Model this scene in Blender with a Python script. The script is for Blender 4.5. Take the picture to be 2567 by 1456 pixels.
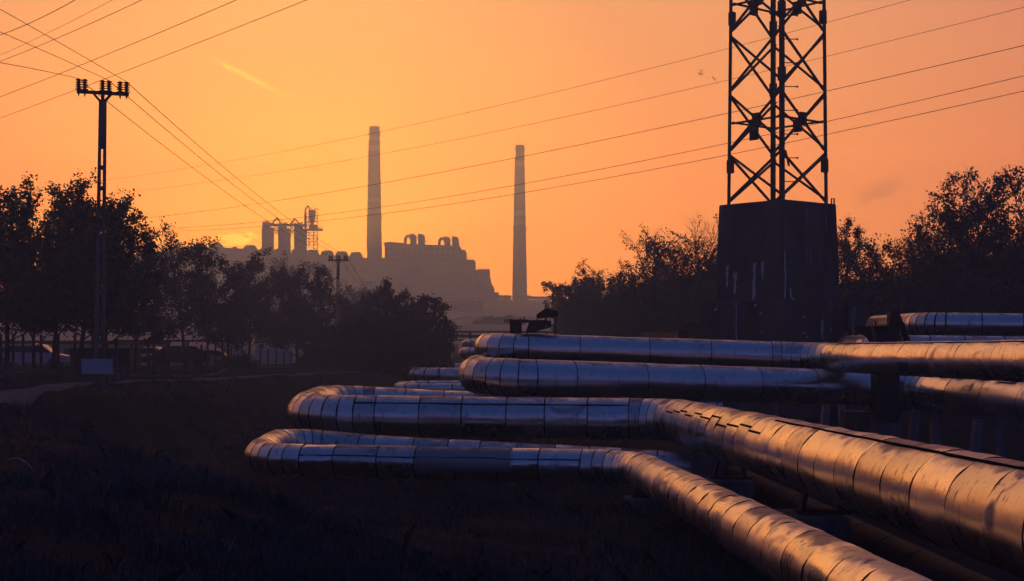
import bpy, bmesh, math, random
import numpy as np
from mathutils import Vector, Matrix, noise as mnoise

R_ = math.radians
for o in list(bpy.data.objects):
    bpy.data.objects.remove(o, do_unlink=True)
SC = bpy.context.scene
COL = SC.collection

# ------------------------------------------------------------------ camera
FOC, CX, HZ, EYE = 3564.0, 1283.0, 850.0, 3.3      # 50 mm lens in a 2566 px wide frame, horizon row, eye height
cam_d = bpy.data.cameras.new('camera'); cam = bpy.data.objects.new('camera', cam_d); COL.objects.link(cam)
cam_d.sensor_width = 36.0; cam_d.lens = 50.0
cam_d.shift_y = (HZ - 728.0) / 2566.0
cam_d.clip_start = 0.1; cam_d.clip_end = 6000
cam.location = (0, 0, EYE); cam.rotation_euler = (R_(90), 0, 0)
SC.camera = cam

# ------------------------------------------------------------------ sky
AIRK = 0.72
SUN_AZ, SUN_EL = R_(-8.3), R_(2.8)                 # sun low behind the power station
SUNV = Vector((math.sin(SUN_AZ) * math.cos(SUN_EL), math.cos(SUN_AZ) * math.cos(SUN_EL), math.sin(SUN_EL)))
W = bpy.data.worlds.new('World'); SC.world = W; W.use_nodes = True
nt = W.node_tree; nt.nodes.clear()
def N(t, **k):
    n = nt.nodes.new(t)
    for a, b in k.items(): setattr(n, a, b)
    return n
def L(a, b): nt.links.new(a, b)
def M2(op, a, b=None, c=None):
    n = N('ShaderNodeMath', operation=op)
    for i, v in enumerate((a, b, c)):
        if v is None: continue
        if isinstance(v, (int, float)): n.inputs[i].default_value = v
        else: L(v, n.inputs[i])
    return n.outputs[0]
out = N('ShaderNodeOutputWorld'); bg = N('ShaderNodeBackground'); L(bg.outputs[0], out.inputs[0])
tc = N('ShaderNodeTexCoord')
sep = N('ShaderNodeSeparateXYZ'); L(tc.outputs['Generated'], sep.inputs[0])
dot = N('ShaderNodeVectorMath', operation='DOT_PRODUCT'); L(tc.outputs['Generated'], dot.inputs[0]); dot.inputs[1].default_value = SUNV
gam = M2('ARCCOSINE', M2('MINIMUM', dot.outputs['Value'], 0.99999))
ramp = N('ShaderNodeValToRGB'); L(M2('DIVIDE', gam, math.pi), ramp.inputs[0])
RAMP = [(0.0, (1.30, 0.96, 0.28)), (0.022, (1.16, 0.80, 0.26)), (0.045, (0.92, 0.56, 0.22)), (0.085, (0.69, 0.355, 0.175)), (0.125, (0.64, 0.325, 0.20)), (0.165, (0.54, 0.235, 0.175)),
        (0.21, (0.26, 0.12, 0.155)), (0.27, (0.066, 0.052, 0.15)), (0.36, (0.010, 0.029, 0.14)), (0.60, (0.004, 0.019, 0.106)), (1.0, (0.004, 0.018, 0.098))]
cr = ramp.color_ramp
while len(cr.elements) < len(RAMP): cr.elements.new(0.5)
for e, (p, c) in zip(cr.elements, RAMP): e.position = p; e.color = (*c, 1)
# warm dusk band low all round the horizon
band = M2('POWER', 2.718, M2('MULTIPLY', M2('ABSOLUTE', sep.outputs['Z']), -8.0))
bandc = N('ShaderNodeMix', data_type='RGBA', blend_type='ADD'); bandc.inputs[0].default_value = 1.0
bc = N('ShaderNodeMix', data_type='RGBA', blend_type='MIX'); L(band, bc.inputs[0]); bc.inputs[6].default_value = (0, 0, 0, 1); bc.inputs[7].default_value = (0.10, 0.048, 0.040, 1)
# the low sky is brighter: it is seen through the longest way of air
air = M2('MINIMUM', 1.4, M2('DIVIDE', 0.175, M2('MAXIMUM', sep.outputs['Z'], 0.02)))
airf = M2('POWER', 2.718, M2('MULTIPLY', air, AIRK))
rsc = N('ShaderNodeVectorMath', operation='SCALE'); L(ramp.outputs[0], rsc.inputs[0]); L(airf, rsc.inputs[3])
L(rsc.outputs[0], bandc.inputs[6]); L(bc.outputs[2], bandc.inputs[7])
# physical sky underneath, low sun
nish = N('ShaderNodeTexSky', sky_type='NISHITA'); nish.sun_disc = False; nish.sun_elevation = SUN_EL; nish.sun_rotation = SUN_AZ
nish.dust_density = 4.0; nish.air_density = 1.5; nish.ozone_density = 2.0
nsc = N('ShaderNodeVectorMath', operation='SCALE'); L(nish.outputs[0], nsc.inputs[0]); nsc.inputs[3].default_value = 0.006
addn = N('ShaderNodeMix', data_type='RGBA', blend_type='ADD'); addn.inputs[0].default_value = 1.0
L(bandc.outputs[2], addn.inputs[6]); L(nsc.outputs[0], addn.inputs[7])
# thin lit streak of cloud and a faint dark wisp, both fixed in the sky by direction
yy = M2('MAXIMUM', sep.outputs['Y'], 0.05)
U = M2('DIVIDE', sep.outputs['X'], yy); V = M2('DIVIDE', sep.outputs['Z'], yy)
def streak(p0, p1, wid, col, prev, nsc_, amt):
    a = ((p0[0] - CX) / FOC, (HZ - p0[1]) / FOC); b = ((p1[0] - CX) / FOC, (HZ - p1[1]) / FOC)
    dx, dy = b[0] - a[0], b[1] - a[1]; ln = math.hypot(dx, dy); dx /= ln; dy /= ln
    s = M2('ADD', M2('MULTIPLY', M2('SUBTRACT', U, a[0]), dx), M2('MULTIPLY', M2('SUBTRACT', V, a[1]), dy))
    t = M2('ADD', M2('MULTIPLY', M2('SUBTRACT', U, a[0]), -dy), M2('MULTIPLY', M2('SUBTRACT', V, a[1]), dx))
    cmb = N('ShaderNodeCombineXYZ'); L(M2('MULTIPLY', s, nsc_ * 0.35), cmb.inputs[0]); L(M2('MULTIPLY', t, nsc_ * 1.6), cmb.inputs[1])
    no = N('ShaderNodeTexNoise'); no.inputs['Scale'].default_value = 1.0; no.inputs['Detail'].default_value = 5; L(cmb.outputs[0], no.inputs['Vector'])
    tj = M2('ADD', t, M2('MULTIPLY', M2('SUBTRACT', no.outputs[0], 0.5), wid * 3.0))
    g = M2('POWER', 2.718, M2('MULTIPLY', M2('POWER', M2('ABSOLUTE', M2('DIVIDE', tj, wid)), 1.6), -1.0))
    e0 = N('ShaderNodeMapRange', interpolation_type='SMOOTHSTEP'); L(s, e0.inputs[0]); e0.inputs[1].default_value = 0; e0.inputs[2].default_value = ln * 0.3
    e1 = N('ShaderNodeMapRange', interpolation_type='SMOOTHSTEP'); L(s, e1.inputs[0]); e1.inputs[1].default_value = ln; e1.inputs[2].default_value = ln * 0.6
    k = M2('MULTIPLY', M2('MULTIPLY', g, M2('MULTIPLY', e0.outputs[0], e1.outputs[0])), M2('MULTIPLY', no.outputs[0], amt))
    m = N('ShaderNodeMix', data_type='RGBA', blend_type='MIX'); L(k, m.inputs[0]); L(prev, m.inputs[6]); m.inputs[7].default_value = (*col, 1)
    return m.outputs[2]
hzn = N('ShaderNodeTexNoise'); hzn.inputs['Scale'].default_value = 3.0; hzn.inputs['Detail'].default_value = 3
hmp = N('ShaderNodeMapping'); hmp.inputs['Scale'].default_value = (1.0, 1.0, 4.0); L(tc.outputs['Generated'], hmp.inputs[0]); L(hmp.outputs[0], hzn.inputs['Vector'])
hsc = N('ShaderNodeVectorMath', operation='SCALE'); L(addn.outputs[2], hsc.inputs[0]); L(M2('ADD', M2('MULTIPLY', hzn.outputs[0], 0.16), 0.92), hsc.inputs[3])
sky = hsc.outputs[0]
sky = streak((525, 143), (748, 256), 0.0014, (2.8, 1.9, 0.45), sky, 260.0, 1.7)
sky = streak((470, 40), (570, 95), 0.0040, (1.7, 0.95, 0.22), sky, 300.0, 0.5)
sky = streak((2130, 512), (2290, 440), 0.0050, (0.62, 0.24, 0.16), sky, 160.0, 0.9)
L(sky, bg.inputs[0]); bg.inputs[1].default_value = 1.0

sun_d = bpy.data.lights.new('sun', 'SUN'); sun = bpy.data.objects.new('sun', sun_d); COL.objects.link(sun)
sun_d.energy = 0.75; sun_d.angle = R_(0.5); sun_d.color = (1.0, 0.56, 0.24)
sun.rotation_euler = (-SUNV).to_track_quat('-Z', 'Y').to_euler()
sun.location = (0, 0, 60)

SC.view_settings.view_transform = 'Standard'; SC.view_settings.look = 'None'
SC.view_settings.exposure = 0.1; SC.view_settings.gamma = 1.0
SC.render.engine = 'CYCLES'
cy = SC.cycles
cy.use_denoising = True
try: cy.denoiser = 'OPENIMAGEDENOISE'
except Exception: pass
cy.max_bounces = 6; cy.diffuse_bounces = 2; cy.glossy_bounces = 3; cy.transmission_bounces = 2; cy.volume_bounces = 1; cy.transparent_max_bounces = 4
cy.volume_step_rate = 5.0; cy.use_adaptive_sampling = True; cy.adaptive_threshold = 0.01
cy.sample_clamp_indirect = 4.0
SC.render.resolution_x = 1024; SC.render.resolution_y = 581

# ------------------------------------------------------------------ helpers
def P(px, py, d):
    return Vector(((px - CX) / FOC * d, d, EYE + (HZ - py) / FOC * d))
def X(px, d): return (px - CX) / FOC * d
def Z(py, d): return EYE + (HZ - py) / FOC * d
ORG = {}
def sm(a, b, t):
    t = np.clip((t - a) / (b - a), 0, 1); return t * t * (3 - 2 * t)

class MB:
    """collects shapes in world coordinates; build() links them as one mesh object"""
    def __init__(s): s.v = []; s.f = []
    def add(s, vs, fs):
        k = len(s.v); s.v += [tuple(p) for p in vs]; s.f += [tuple(i + k for i in f) for f in fs]; return s
    def box(s, a, b):
        x0, y0, z0 = a; x1, y1, z1 = b
        return s.add([(x0, y0, z0), (x1, y0, z0), (x1, y1, z0), (x0, y1, z0), (x0, y0, z1), (x1, y0, z1), (x1, y1, z1), (x0, y1, z1)],
                     [(0, 3, 2, 1), (4, 5, 6, 7), (0, 1, 5, 4), (1, 2, 6, 5), (2, 3, 7, 6), (3, 0, 4, 7)])
    def hexa(s, lo, hi):
        """two quads of points, bottom and top"""
        return s.add(list(lo) + list(hi), [(0, 3, 2, 1), (4, 5, 6, 7), (0, 1, 5, 4), (1, 2, 6, 5), (2, 3, 7, 6), (3, 0, 4, 7)])
    def bar(s, p, q, w, h=None, up=(0, 0, 1)):
        """square bar from p to q"""
        p = Vector(p); q = Vector(q); h = h or w
        t = (q - p).normalized(); u = Vector(up)
        if abs(t.dot(u)) > 0.98: u = Vector((0, 1, 0)) if abs(t.y) < 0.9 else Vector((1, 0, 0))
        a = t.cross(u).normalized() * (w / 2); b = a.cross(t).normalized() * (h / 2)
        lo = [p - a - b, p + a - b, p + a + b, p - a + b]; hi = [x + (q - p) for x in lo]
        return s.add(lo + hi, [(0, 3, 2, 1), (4, 5, 6, 7), (0, 1, 5, 4), (1, 2, 6, 5), (2, 3, 7, 6), (3, 0, 4, 7)])
    def cone(s, p, q, r0, r1, n=12, caps=True):
        p = Vector(p); q = Vector(q); t = (q - p).normalized()
        u = Vector((0, 0, 1)) if abs(t.z) < 0.9 else Vector((1, 0, 0))
        a = t.cross(u).normalized(); b = a.cross(t).normalized()
        vs = []
        for c, r in ((p, r0), (q, r1)):
            for i in range(n):
                g = 2 * math.pi * i / n; vs.append(c + a * (r * math.cos(g)) + b * (r * math.sin(g)))
        fs = [(i, (i + 1) % n, n + (i + 1) % n, n + i) for i in range(n)]
        if caps: fs += [tuple(range(n - 1, -1, -1)), tuple(range(n, 2 * n))]
        return s.add(vs, fs)
    def tube(s, pts, rad, n=6):
        pts = [Vector(p) for p in pts]; m = len(pts)
        rad = rad if isinstance(rad, (list, tuple)) else [rad] * m
        vs = []; pa = None
        for i, p in enumerate(pts):
            t = (pts[min(i + 1, m - 1)] - pts[max(i - 1, 0)]).normalized()
            if pa is None:
                u = Vector((0, 0, 1)) if abs(t.z) < 0.9 else Vector((1, 0, 0)); a = t.cross(u).normalized()
            else:
                a = (pa - t * pa.dot(t)).normalized()
            pa = a; b = a.cross(t).normalized()
            for k in range(n):
                g = 2 * math.pi * k / n; vs.append(p + a * (rad[i] * math.cos(g)) + b * (rad[i] * math.sin(g)))
        fs = [(i * n + k, i * n + (k + 1) % n, (i + 1) * n + (k + 1) % n, (i + 1) * n + k) for i in range(m - 1) for k in range(n)]
        fs += [tuple(range(n - 1, -1, -1)), tuple(range((m - 1) * n, m * n))]
        return s.add(vs, fs)
    def prism(s, poly, y0, y1):
        """outline of (x, z) points given real depth from y0 to y1"""
        n = len(poly)
        vs = [(x, y0, z) for x, z in poly] + [(x, y1, z) for x, z in poly]
        return s.add(vs, [tuple(range(n)), tuple(range(2 * n - 1, n - 1, -1))] + [(i, n + i, n + (i + 1) % n, (i + 1) % n) for i in range(n)])
    def lathe(s, c, prof, n=16):
        c = Vector(c); vs = []
        for r, z in prof:
            for i in range(n):
                g = 2 * math.pi * i / n; vs.append(c + Vector((r * math.cos(g), r * math.sin(g), z)))
        m = len(prof)
        fs = [(j * n + i, j * n + (i + 1) % n, (j + 1) * n + (i + 1) % n, (j + 1) * n + i) for j in range(m - 1) for i in range(n)]
        fs += [tuple(range(n - 1, -1, -1)), tuple(range((m - 1) * n, m * n))]
        return s.add(vs, fs)
    def mesh(s, name, mat, off=(0, 0, 0), smooth=None):
        me = bpy.data.meshes.new(name)
        ox, oy, oz = off
        me.from_pydata([(a - ox, b - oy, c - oz) for a, b, c in s.v], [], s.f)
        me.update()
        if mat is not None: me.materials.append(mat)
        if smooth is not None:
            me.polygons.foreach_set('use_smooth', [True] * len(me.polygons)); me.set_sharp_from_angle(angle=R_(smooth))
        return me
    def build(s, name, mat, parent=None, loc=None, smooth=None):
        if parent is not None: org = ORG[parent.name]
        elif loc is not None: org = Vector(loc)
        else:
            a = np.array(s.v); org = Vector(((a[:, 0].min() + a[:, 0].max()) / 2, (a[:, 1].min() + a[:, 1].max()) / 2, a[:, 2].min()))
        me = s.mesh(name, mat, org, smooth)
        o = bpy.data.objects.new(name, me); COL.objects.link(o)
        if parent is not None: o.parent = parent
        else: o.location = org
        ORG[o.name] = Vector(org)
        return o
def fast_mesh(name, verts, faces, mat, org=(0, 0, 0), parent=None, smooth=False):
    """numpy verts (n,3) and faces (m,k)"""
    me = bpy.data.meshes.new(name); verts = np.asarray(verts, dtype=np.float32) - np.asarray(org, dtype=np.float32)
    k = faces.shape[1]; m = faces.shape[0]
    me.vertices.add(len(verts)); me.vertices.foreach_set('co', verts.ravel())
    me.loops.add(m * k); me.loops.foreach_set('vertex_index', faces.ravel().astype(np.int32))
    me.polygons.add(m); me.polygons.foreach_set('loop_start', np.arange(0, m * k, k, dtype=np.int32))
    me.polygons.foreach_set('loop_total', np.full(m, k, dtype=np.int32))
    if smooth: me.polygons.foreach_set('use_smooth', [True] * m)
    me.update(calc_edges=True); me.validate()
    me.materials.append(mat)
    o = bpy.data.objects.new(name, me); COL.objects.link(o)
    if parent is not None: o.parent = parent
    else: o.location = org
    ORG[o.name] = Vector(org)
    return o
def tag(o, label=None, cat=None, group=None, kind=None):
    if label: o['label'] = label
    if cat: o['category'] = cat; o['kind'] = 'thing'
    if group: o['group'] = group
    if kind: o['kind'] = kind
    return o
def thing(name, loc, label, cat, group=None):
    o = bpy.data.objects.new(name, None); COL.objects.link(o); o.location = loc; o.empty_display_size = 0.3
    ORG[o.name] = Vector(loc); return tag(o, label, cat, group)
def inst(me, name, parent, loc, rz=0, sc=1.0):
    """a part that shares mesh data, placed in world coordinates under its thing"""
    o = bpy.data.objects.new(name, me); COL.objects.link(o); o.parent = parent
    o.location = Vector(loc) - ORG[parent.name]; o.rotation_euler = (0, 0, rz); o.scale = (sc, sc, sc) if not isinstance(sc, tuple) else sc
    ORG[o.name] = Vector(loc); return o

# ------------------------------------------------------------------ materials
def material(name, c0, c1=None, rough=0.8, metal=0.0, scale=3.0, detail=4.0, bump=0.0, bscale=None, stretch=(1, 1, 1), spec=0.3, rough1=None):
    m = bpy.data.materials.new(name); m.use_nodes = True; t = m.node_tree; b = t.nodes['Principled BSDF']
    b.inputs['Roughness'].default_value = rough; b.inputs['Metallic'].default_value = metal
    b.inputs['Specular IOR Level'].default_value = spec
    geo = t.nodes.new('ShaderNodeNewGeometry'); mp = t.nodes.new('ShaderNodeMapping'); mp.inputs['Scale'].default_value = stretch
    t.links.new(geo.outputs['Position'], mp.inputs[0])
    no = t.nodes.new('ShaderNodeTexNoise'); no.inputs['Scale'].default_value = scale; no.inputs['Detail'].default_value = detail
    t.links.new(mp.outputs[0], no.inputs['Vector'])
    if c1 is None: c1 = tuple(x * 0.7 for x in c0)
    rp = t.nodes.new('ShaderNodeValToRGB'); rp.color_ramp.elements[0].position = 0.35; rp.color_ramp.elements[1].position = 0.65
    rp.color_ramp.elements[0].color = (*c1, 1); rp.color_ramp.elements[1].color = (*c0, 1)
    t.links.new(no.outputs[0], rp.inputs[0]); t.links.new(rp.outputs[0], b.inputs['Base Color'])
    if rough1 is not None:
        mr = t.nodes.new('ShaderNodeMapRange'); mr.inputs[1].default_value = 0.35; mr.inputs[2].default_value = 0.65
        mr.inputs[3].default_value = rough; mr.inputs[4].default_value = rough1
        t.links.new(no.outputs[0], mr.inputs[0]); t.links.new(mr.outputs[0], b.inputs['Roughness'])
    if bump:
        n2 = t.nodes.new('ShaderNodeTexNoise'); n2.inputs['Scale'].default_value = bscale or scale * 4; n2.inputs['Detail'].default_value = 5
        t.links.new(mp.outputs[0], n2.inputs['Vector'])
        bp = t.nodes.new('ShaderNodeBump'); bp.inputs['Strength'].default_value = bump; bp.inputs['Distance'].default_value = 0.05
        t.links.new(n2.outputs[0], bp.inputs['Height']); t.links.new(bp.outputs[0], b.inputs['Normal'])
    return m

def cladding(name, base, r0, r1, dirt, wave=0.25, topdirt=0.5):
    """weathered aluminium sheet: brushed wobble, dust settled on top, drips and specks"""
    m = bpy.data.materials.new(name); m.use_nodes = True; t = m.node_tree; b = t.nodes['Principled BSDF']
    n = t.nodes; lk = t.links.new
    def math_(op, a, bb=None, c=None):
        q = n.new('ShaderNodeMath'); q.operation = op
        for i, v in enumerate((a, bb, c)):
            if v is None: continue
            if isinstance(v, (int, float)): q.inputs[i].default_value = v
            else: lk(v, q.inputs[i])
        return q.outputs[0]
    geo = n.new('ShaderNodeNewGeometry'); oi = n.new('ShaderNodeObjectInfo')
    off = n.new('ShaderNodeVectorMath'); off.operation = 'ADD'
    cb = n.new('ShaderNodeCombineXYZ')
    for i in range(3): lk(math_('MULTIPLY', oi.outputs['Random'], 7.0 + 5 * i), cb.inputs[i])
    lk(geo.outputs['Position'], off.inputs[0]); lk(cb.outputs[0], off.inputs[1])
    def noise_(scale, det, vec=None, dist=0.0):
        q = n.new('ShaderNodeTexNoise'); q.inputs['Scale'].default_value = scale; q.inputs['Detail'].default_value = det; q.inputs['Distortion'].default_value = dist
        lk(vec or off.outputs[0], q.inputs['Vector']); return q.outputs[0]
    def rng(v, a, b_, lo=0.0, hi=1.0):
        q = n.new('ShaderNodeMapRange'); q.interpolation_type = 'SMOOTHSTEP'; lk(v, q.inputs[0])
        for i, x in enumerate((a, b_, lo, hi)): q.inputs[i + 1].default_value = x
        return q.outputs[0]
    sp = n.new('ShaderNodeSeparateXYZ'); lk(geo.outputs['Normal'], sp.inputs[0])
    # dust on the crown with a ragged edge
    crown = rng(math_('ADD', sp.outputs[2], math_('MULTIPLY', math_('SUBTRACT', noise_(2.2, 6, dist=0.6), 0.5), 0.75)), 0.80, 0.97)
    crown = math_('MULTIPLY', crown, topdirt)
    blot = math_('MULTIPLY', rng(noise_(1.3, 7, dist=1.0), 0.60, 0.72), dirt)
    speck = math_('MULTIPLY', rng(noise_(38.0, 2), 0.70, 0.76), 0.6)
    mp = n.new('ShaderNodeMapping'); mp.inputs['Scale'].default_value = (14, 14, 1.2); lk(off.outputs[0], mp.inputs[0])
    drip = math_('MULTIPLY', rng(noise_(1.0, 5, mp.outputs[0]), 0.56, 0.74), 0.9 * dirt)
    d = math_('MINIMUM', math_('ADD', math_('ADD', crown, blot), math_('ADD', speck, drip)), 1.0)
    mix = n.new('ShaderNodeMix'); mix.data_type = 'RGBA'; lk(d, mix.inputs[0])
    tone = n.new('ShaderNodeMix'); tone.data_type = 'RGBA'; lk(oi.outputs['Random'], tone.inputs[0])
    tone.inputs[6].default_value = (*[x * 0.86 for x in base], 1); tone.inputs[7].default_value = (*base, 1)
    lk(tone.outputs[2], mix.inputs[6]); mix.inputs[7].default_value = (0.15, 0.13, 0.12, 1)
    lk(mix.outputs[2], b.inputs['Base Color'])
    lk(math_('SUBTRACT', 1.0, math_('MULTIPLY', d, 0.55)), b.inputs['Metallic'])
    rr = rng(noise_(0.9, 4), 0.3, 0.7, r0, r1)
    rr = math_('ADD', rr, math_('MULTIPLY', oi.outputs['Random'], 0.08))
    lk(math_('MINIMUM', math_('ADD', rr, math_('MULTIPLY', d, 0.30)), 0.85), b.inputs['Roughness'])
    bp = n.new('ShaderNodeBump'); bp.inputs['Strength'].default_value = wave; bp.inputs['Distance'].default_value = 0.03
    h = math_('ADD', noise_(2.6, 2), math_('MULTIPLY', noise_(9.0, 3), 0.12))
    lk(h, bp.inputs['Height']); lk(bp.outputs[0], b.inputs['Normal'])
    return m

ALU = cladding('aluminium_cladding', (0.88, 0.83, 0.74), 0.21, 0.30, 0.5, 0.22, 0.5)
ALU_DIRTY = cladding('aluminium_cladding_sooty', (0.70, 0.66, 0.59), 0.23, 0.33, 0.85, 0.26, 0.75)
ALU_DULL = cladding('galvanised_cladding_dull', (0.40, 0.385, 0.36), 0.46, 0.58, 0.4, 0.15, 0.4)
ALU_SHINY = cladding('aluminium_cladding_bright', (0.80, 0.76, 0.70), 0.14, 0.2, 0.2, 0.25, 0.3)
SEAM = material('joint_sealant', (0.012, 0.011, 0.012), (0.02, 0.018, 0.016), 0.9, scale=20, spec=0.0)
WRAP = material('tarred_pipe_wrap', (0.030, 0.028, 0.030), (0.018, 0.017, 0.018), 0.7, scale=5, bump=0.2, spec=0.1)
CORE = material('insulation_core', (0.02, 0.018, 0.018), (0.03, 0.028, 0.025), 0.95, scale=6)
STEEL = material('painted_steel', (0.045, 0.04, 0.042), (0.03, 0.022, 0.018), 0.65, scale=8, bump=0.1)
RUST = material('rusty_steel', (0.06, 0.032, 0.022), (0.03, 0.02, 0.018), 0.85, scale=9, bump=0.2)
CONC = material('concrete_weathered', (0.20, 0.19, 0.18), (0.10, 0.095, 0.095), 0.92, scale=2.2, detail=8, bump=0.25, bscale=14, stretch=(1, 1, 0.35), spec=0.02)
CONC_L = material('concrete_pale', (0.30, 0.29, 0.285), (0.22, 0.21, 0.21), 0.9, scale=3, bump=0.15)
PLANT = material('plant_cladding', (0.34, 0.33, 0.33), (0.26, 0.25, 0.25), 0.85, scale=0.05, spec=0.02)
PLANT_D = material('plant_dark_steel', (0.12, 0.115, 0.115), None, 0.85, scale=0.2, spec=0.02)
BRICK_D = material('chimney_shaft_brick', (0.075, 0.055, 0.055), (0.06, 0.045, 0.045), 0.9, scale=0.2, spec=0.02)
BAND = material('chimney_pale_band', (0.66, 0.58, 0.54), (0.55, 0.48, 0.45), 0.85, scale=0.2, spec=0.02)
PALE = material('pale_render_wall', (0.46, 0.45, 0.44), (0.36, 0.35, 0.34), 0.9, scale=0.8, spec=0.02)
WHITE = material('white_panel', (0.62, 0.62, 0.62), (0.52, 0.52, 0.52), 0.7, scale=1.2)
GLASS = material('dark_window_glass', (0.02, 0.022, 0.026), None, 0.12, spec=0.6)
ROOFM = material('roofing_felt', (0.05, 0.045, 0.045), None, 0.9, spec=0.02)
BARK = material('bark', (0.045, 0.036, 0.03), (0.028, 0.022, 0.02), 0.95, scale=6, bump=0.3, spec=0.02)
LEAF = material('leaves_autumn_green', (0.050, 0.066, 0.056), (0.030, 0.042, 0.036), 0.7, scale=0.7, spec=0.02)
LEAF2 = material('leaves_dark_green', (0.044, 0.062, 0.056), (0.028, 0.040, 0.036), 0.75, scale=0.5, spec=0.02)
LEAF3 = material('leaves_brown_green', (0.058, 0.062, 0.054), (0.038, 0.042, 0.036), 0.75, scale=0.5, spec=0.02)
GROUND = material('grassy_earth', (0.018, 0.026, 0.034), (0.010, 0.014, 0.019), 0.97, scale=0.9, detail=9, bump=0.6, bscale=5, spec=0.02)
GRASS = material('grass_blades', (0.085, 0.115, 0.115), (0.05, 0.072, 0.076), 0.75, scale=0.35, detail=6, spec=0.02)
STRAW = material('dry_grass_blades', (0.24, 0.22, 0.19), (0.15, 0.135, 0.11), 0.8, scale=0.6, spec=0.02)
ASPH = material('worn_asphalt', (0.13, 0.137, 0.15), (0.09, 0.096, 0.107), 0.9, scale=1.5, detail=8, bump=0.2, bscale=30, spec=0.02)
TIRE = material('tyre_rubber', (0.02, 0.02, 0.02), None, 0.9)
WIREM = material('overhead_conductor', (0.03, 0.026, 0.025), None, 0.7)
CERAM = material('insulator_porcelain', (0.03, 0.018, 0.014), None, 0.35)
CARW = material('white_car_paint', (0.6, 0.6, 0.6), (0.56, 0.56, 0.56), 0.3)
CARD = material('dark_car_paint', (0.04, 0.045, 0.055), None, 0.25, metal=0.3)
INKM = material('dark_lettering_paint', (0.02, 0.02, 0.025), None, 0.7)

def far_mist_tone(m):  # valley mist painted into the ground colour: paler tone far from the camera
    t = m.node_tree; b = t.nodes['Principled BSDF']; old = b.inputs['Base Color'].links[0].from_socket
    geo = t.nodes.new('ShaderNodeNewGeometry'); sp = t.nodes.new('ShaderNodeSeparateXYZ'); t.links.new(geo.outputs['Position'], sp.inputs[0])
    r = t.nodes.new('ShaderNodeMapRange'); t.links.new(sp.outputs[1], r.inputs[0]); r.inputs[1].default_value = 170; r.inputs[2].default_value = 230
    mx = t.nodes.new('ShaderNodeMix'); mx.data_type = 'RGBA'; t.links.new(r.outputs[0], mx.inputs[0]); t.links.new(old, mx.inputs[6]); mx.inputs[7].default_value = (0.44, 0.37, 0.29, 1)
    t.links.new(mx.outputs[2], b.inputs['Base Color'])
far_mist_tone(GROUND)
# ------------------------------------------------------------------ ground
_XP = [0, 20, 30, 45, 54, 63, 73, 84, 95, 150, 200, 300, 600, 900, 1000, 1100, 1500]
_PL = [1.55, 1.6, 1.66, 1.72, 1.60, 1.42, 1.30, 1.18, 1.05, 0.45, 1.2, 5.0, 11.7, 26, 31, 33, 32]
_CO = [1.3, 0.35, 0.10, 0.08, 0.08, 0.10, 0.12, 0.15, 0.25, 1.2, 2.4, 5.0, 11.7, 26, 31, 33, 32]
def hgt(x, y):
    x = np.asarray(x, dtype=float); y = np.asarray(y, dtype=float)
    pl = np.interp(y, _XP, _PL); co = np.interp(y, _XP, _CO)
    yc = np.clip(y, -20, 45)
    xc = np.maximum(4.0 - yc * 0.465, -13.2) + 0.3 * np.sin(y * 0.45)
    xc = np.where(y > 45, -13.2 + 0.09 * np.clip(y - 45, 0, 60), xc)
    w = 1 - sm(xc - 0.5, xc + 3.5, x)
    h = co + (pl - co) * w
    h = h + 0.42 * (1 - sm(-20, -16.5, x)) * sm(50, 60, y) * (1 - sm(90, 140, y))
    near = np.exp(-np.clip(y, 0, None) / 400)
    h = h + 9.0 * sm(17, 75, x) * sm(25, 60, y) * near
    h = h + 0.07 * np.sin(x * 0.9 + 1.3 * np.sin(y * 0.37)) * np.sin(y * 0.61 + 0.7 * np.sin(x * 0.53)) + 0.03 * np.sin(x * 2.3 + y * 1.7)
    # flat shelf of the lane
    return h
def hz_(x, y): return float(hgt(x, y))
def grid_axis(parts):
    r = []
    for a, b, s in parts: r += list(np.arange(a, b, s))
    return np.array(r)
gx = grid_axis([(-900, -200, 50), (-200, -60, 10), (-60, -22, 2), (-22, 20, 0.4), (20, 60, 2), (60, 200, 10), (200, 901, 50)])
gy = grid_axis([(-120, -8, 8), (-8, 6, 1), (6, 50, 0.4), (50, 120, 1.5), (120, 300, 8), (300, 1401, 25)])
GXX, GYY = np.meshgrid(gx, gy, indexing='xy')
GZZ = hgt(GXX, GYY)
gv = np.stack([GXX.ravel(), GYY.ravel(), GZZ.ravel()], 1)
nx, ny = len(gx), len(gy)
ii, jj = np.meshgrid(np.arange(nx - 1), np.arange(ny - 1), indexing='xy')
a = (jj * nx + ii).ravel()
gf = np.stack([a, a + 1, a + nx + 1, a + nx], 1)
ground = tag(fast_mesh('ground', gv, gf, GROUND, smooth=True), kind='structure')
rng = np.random.default_rng(7)
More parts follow.
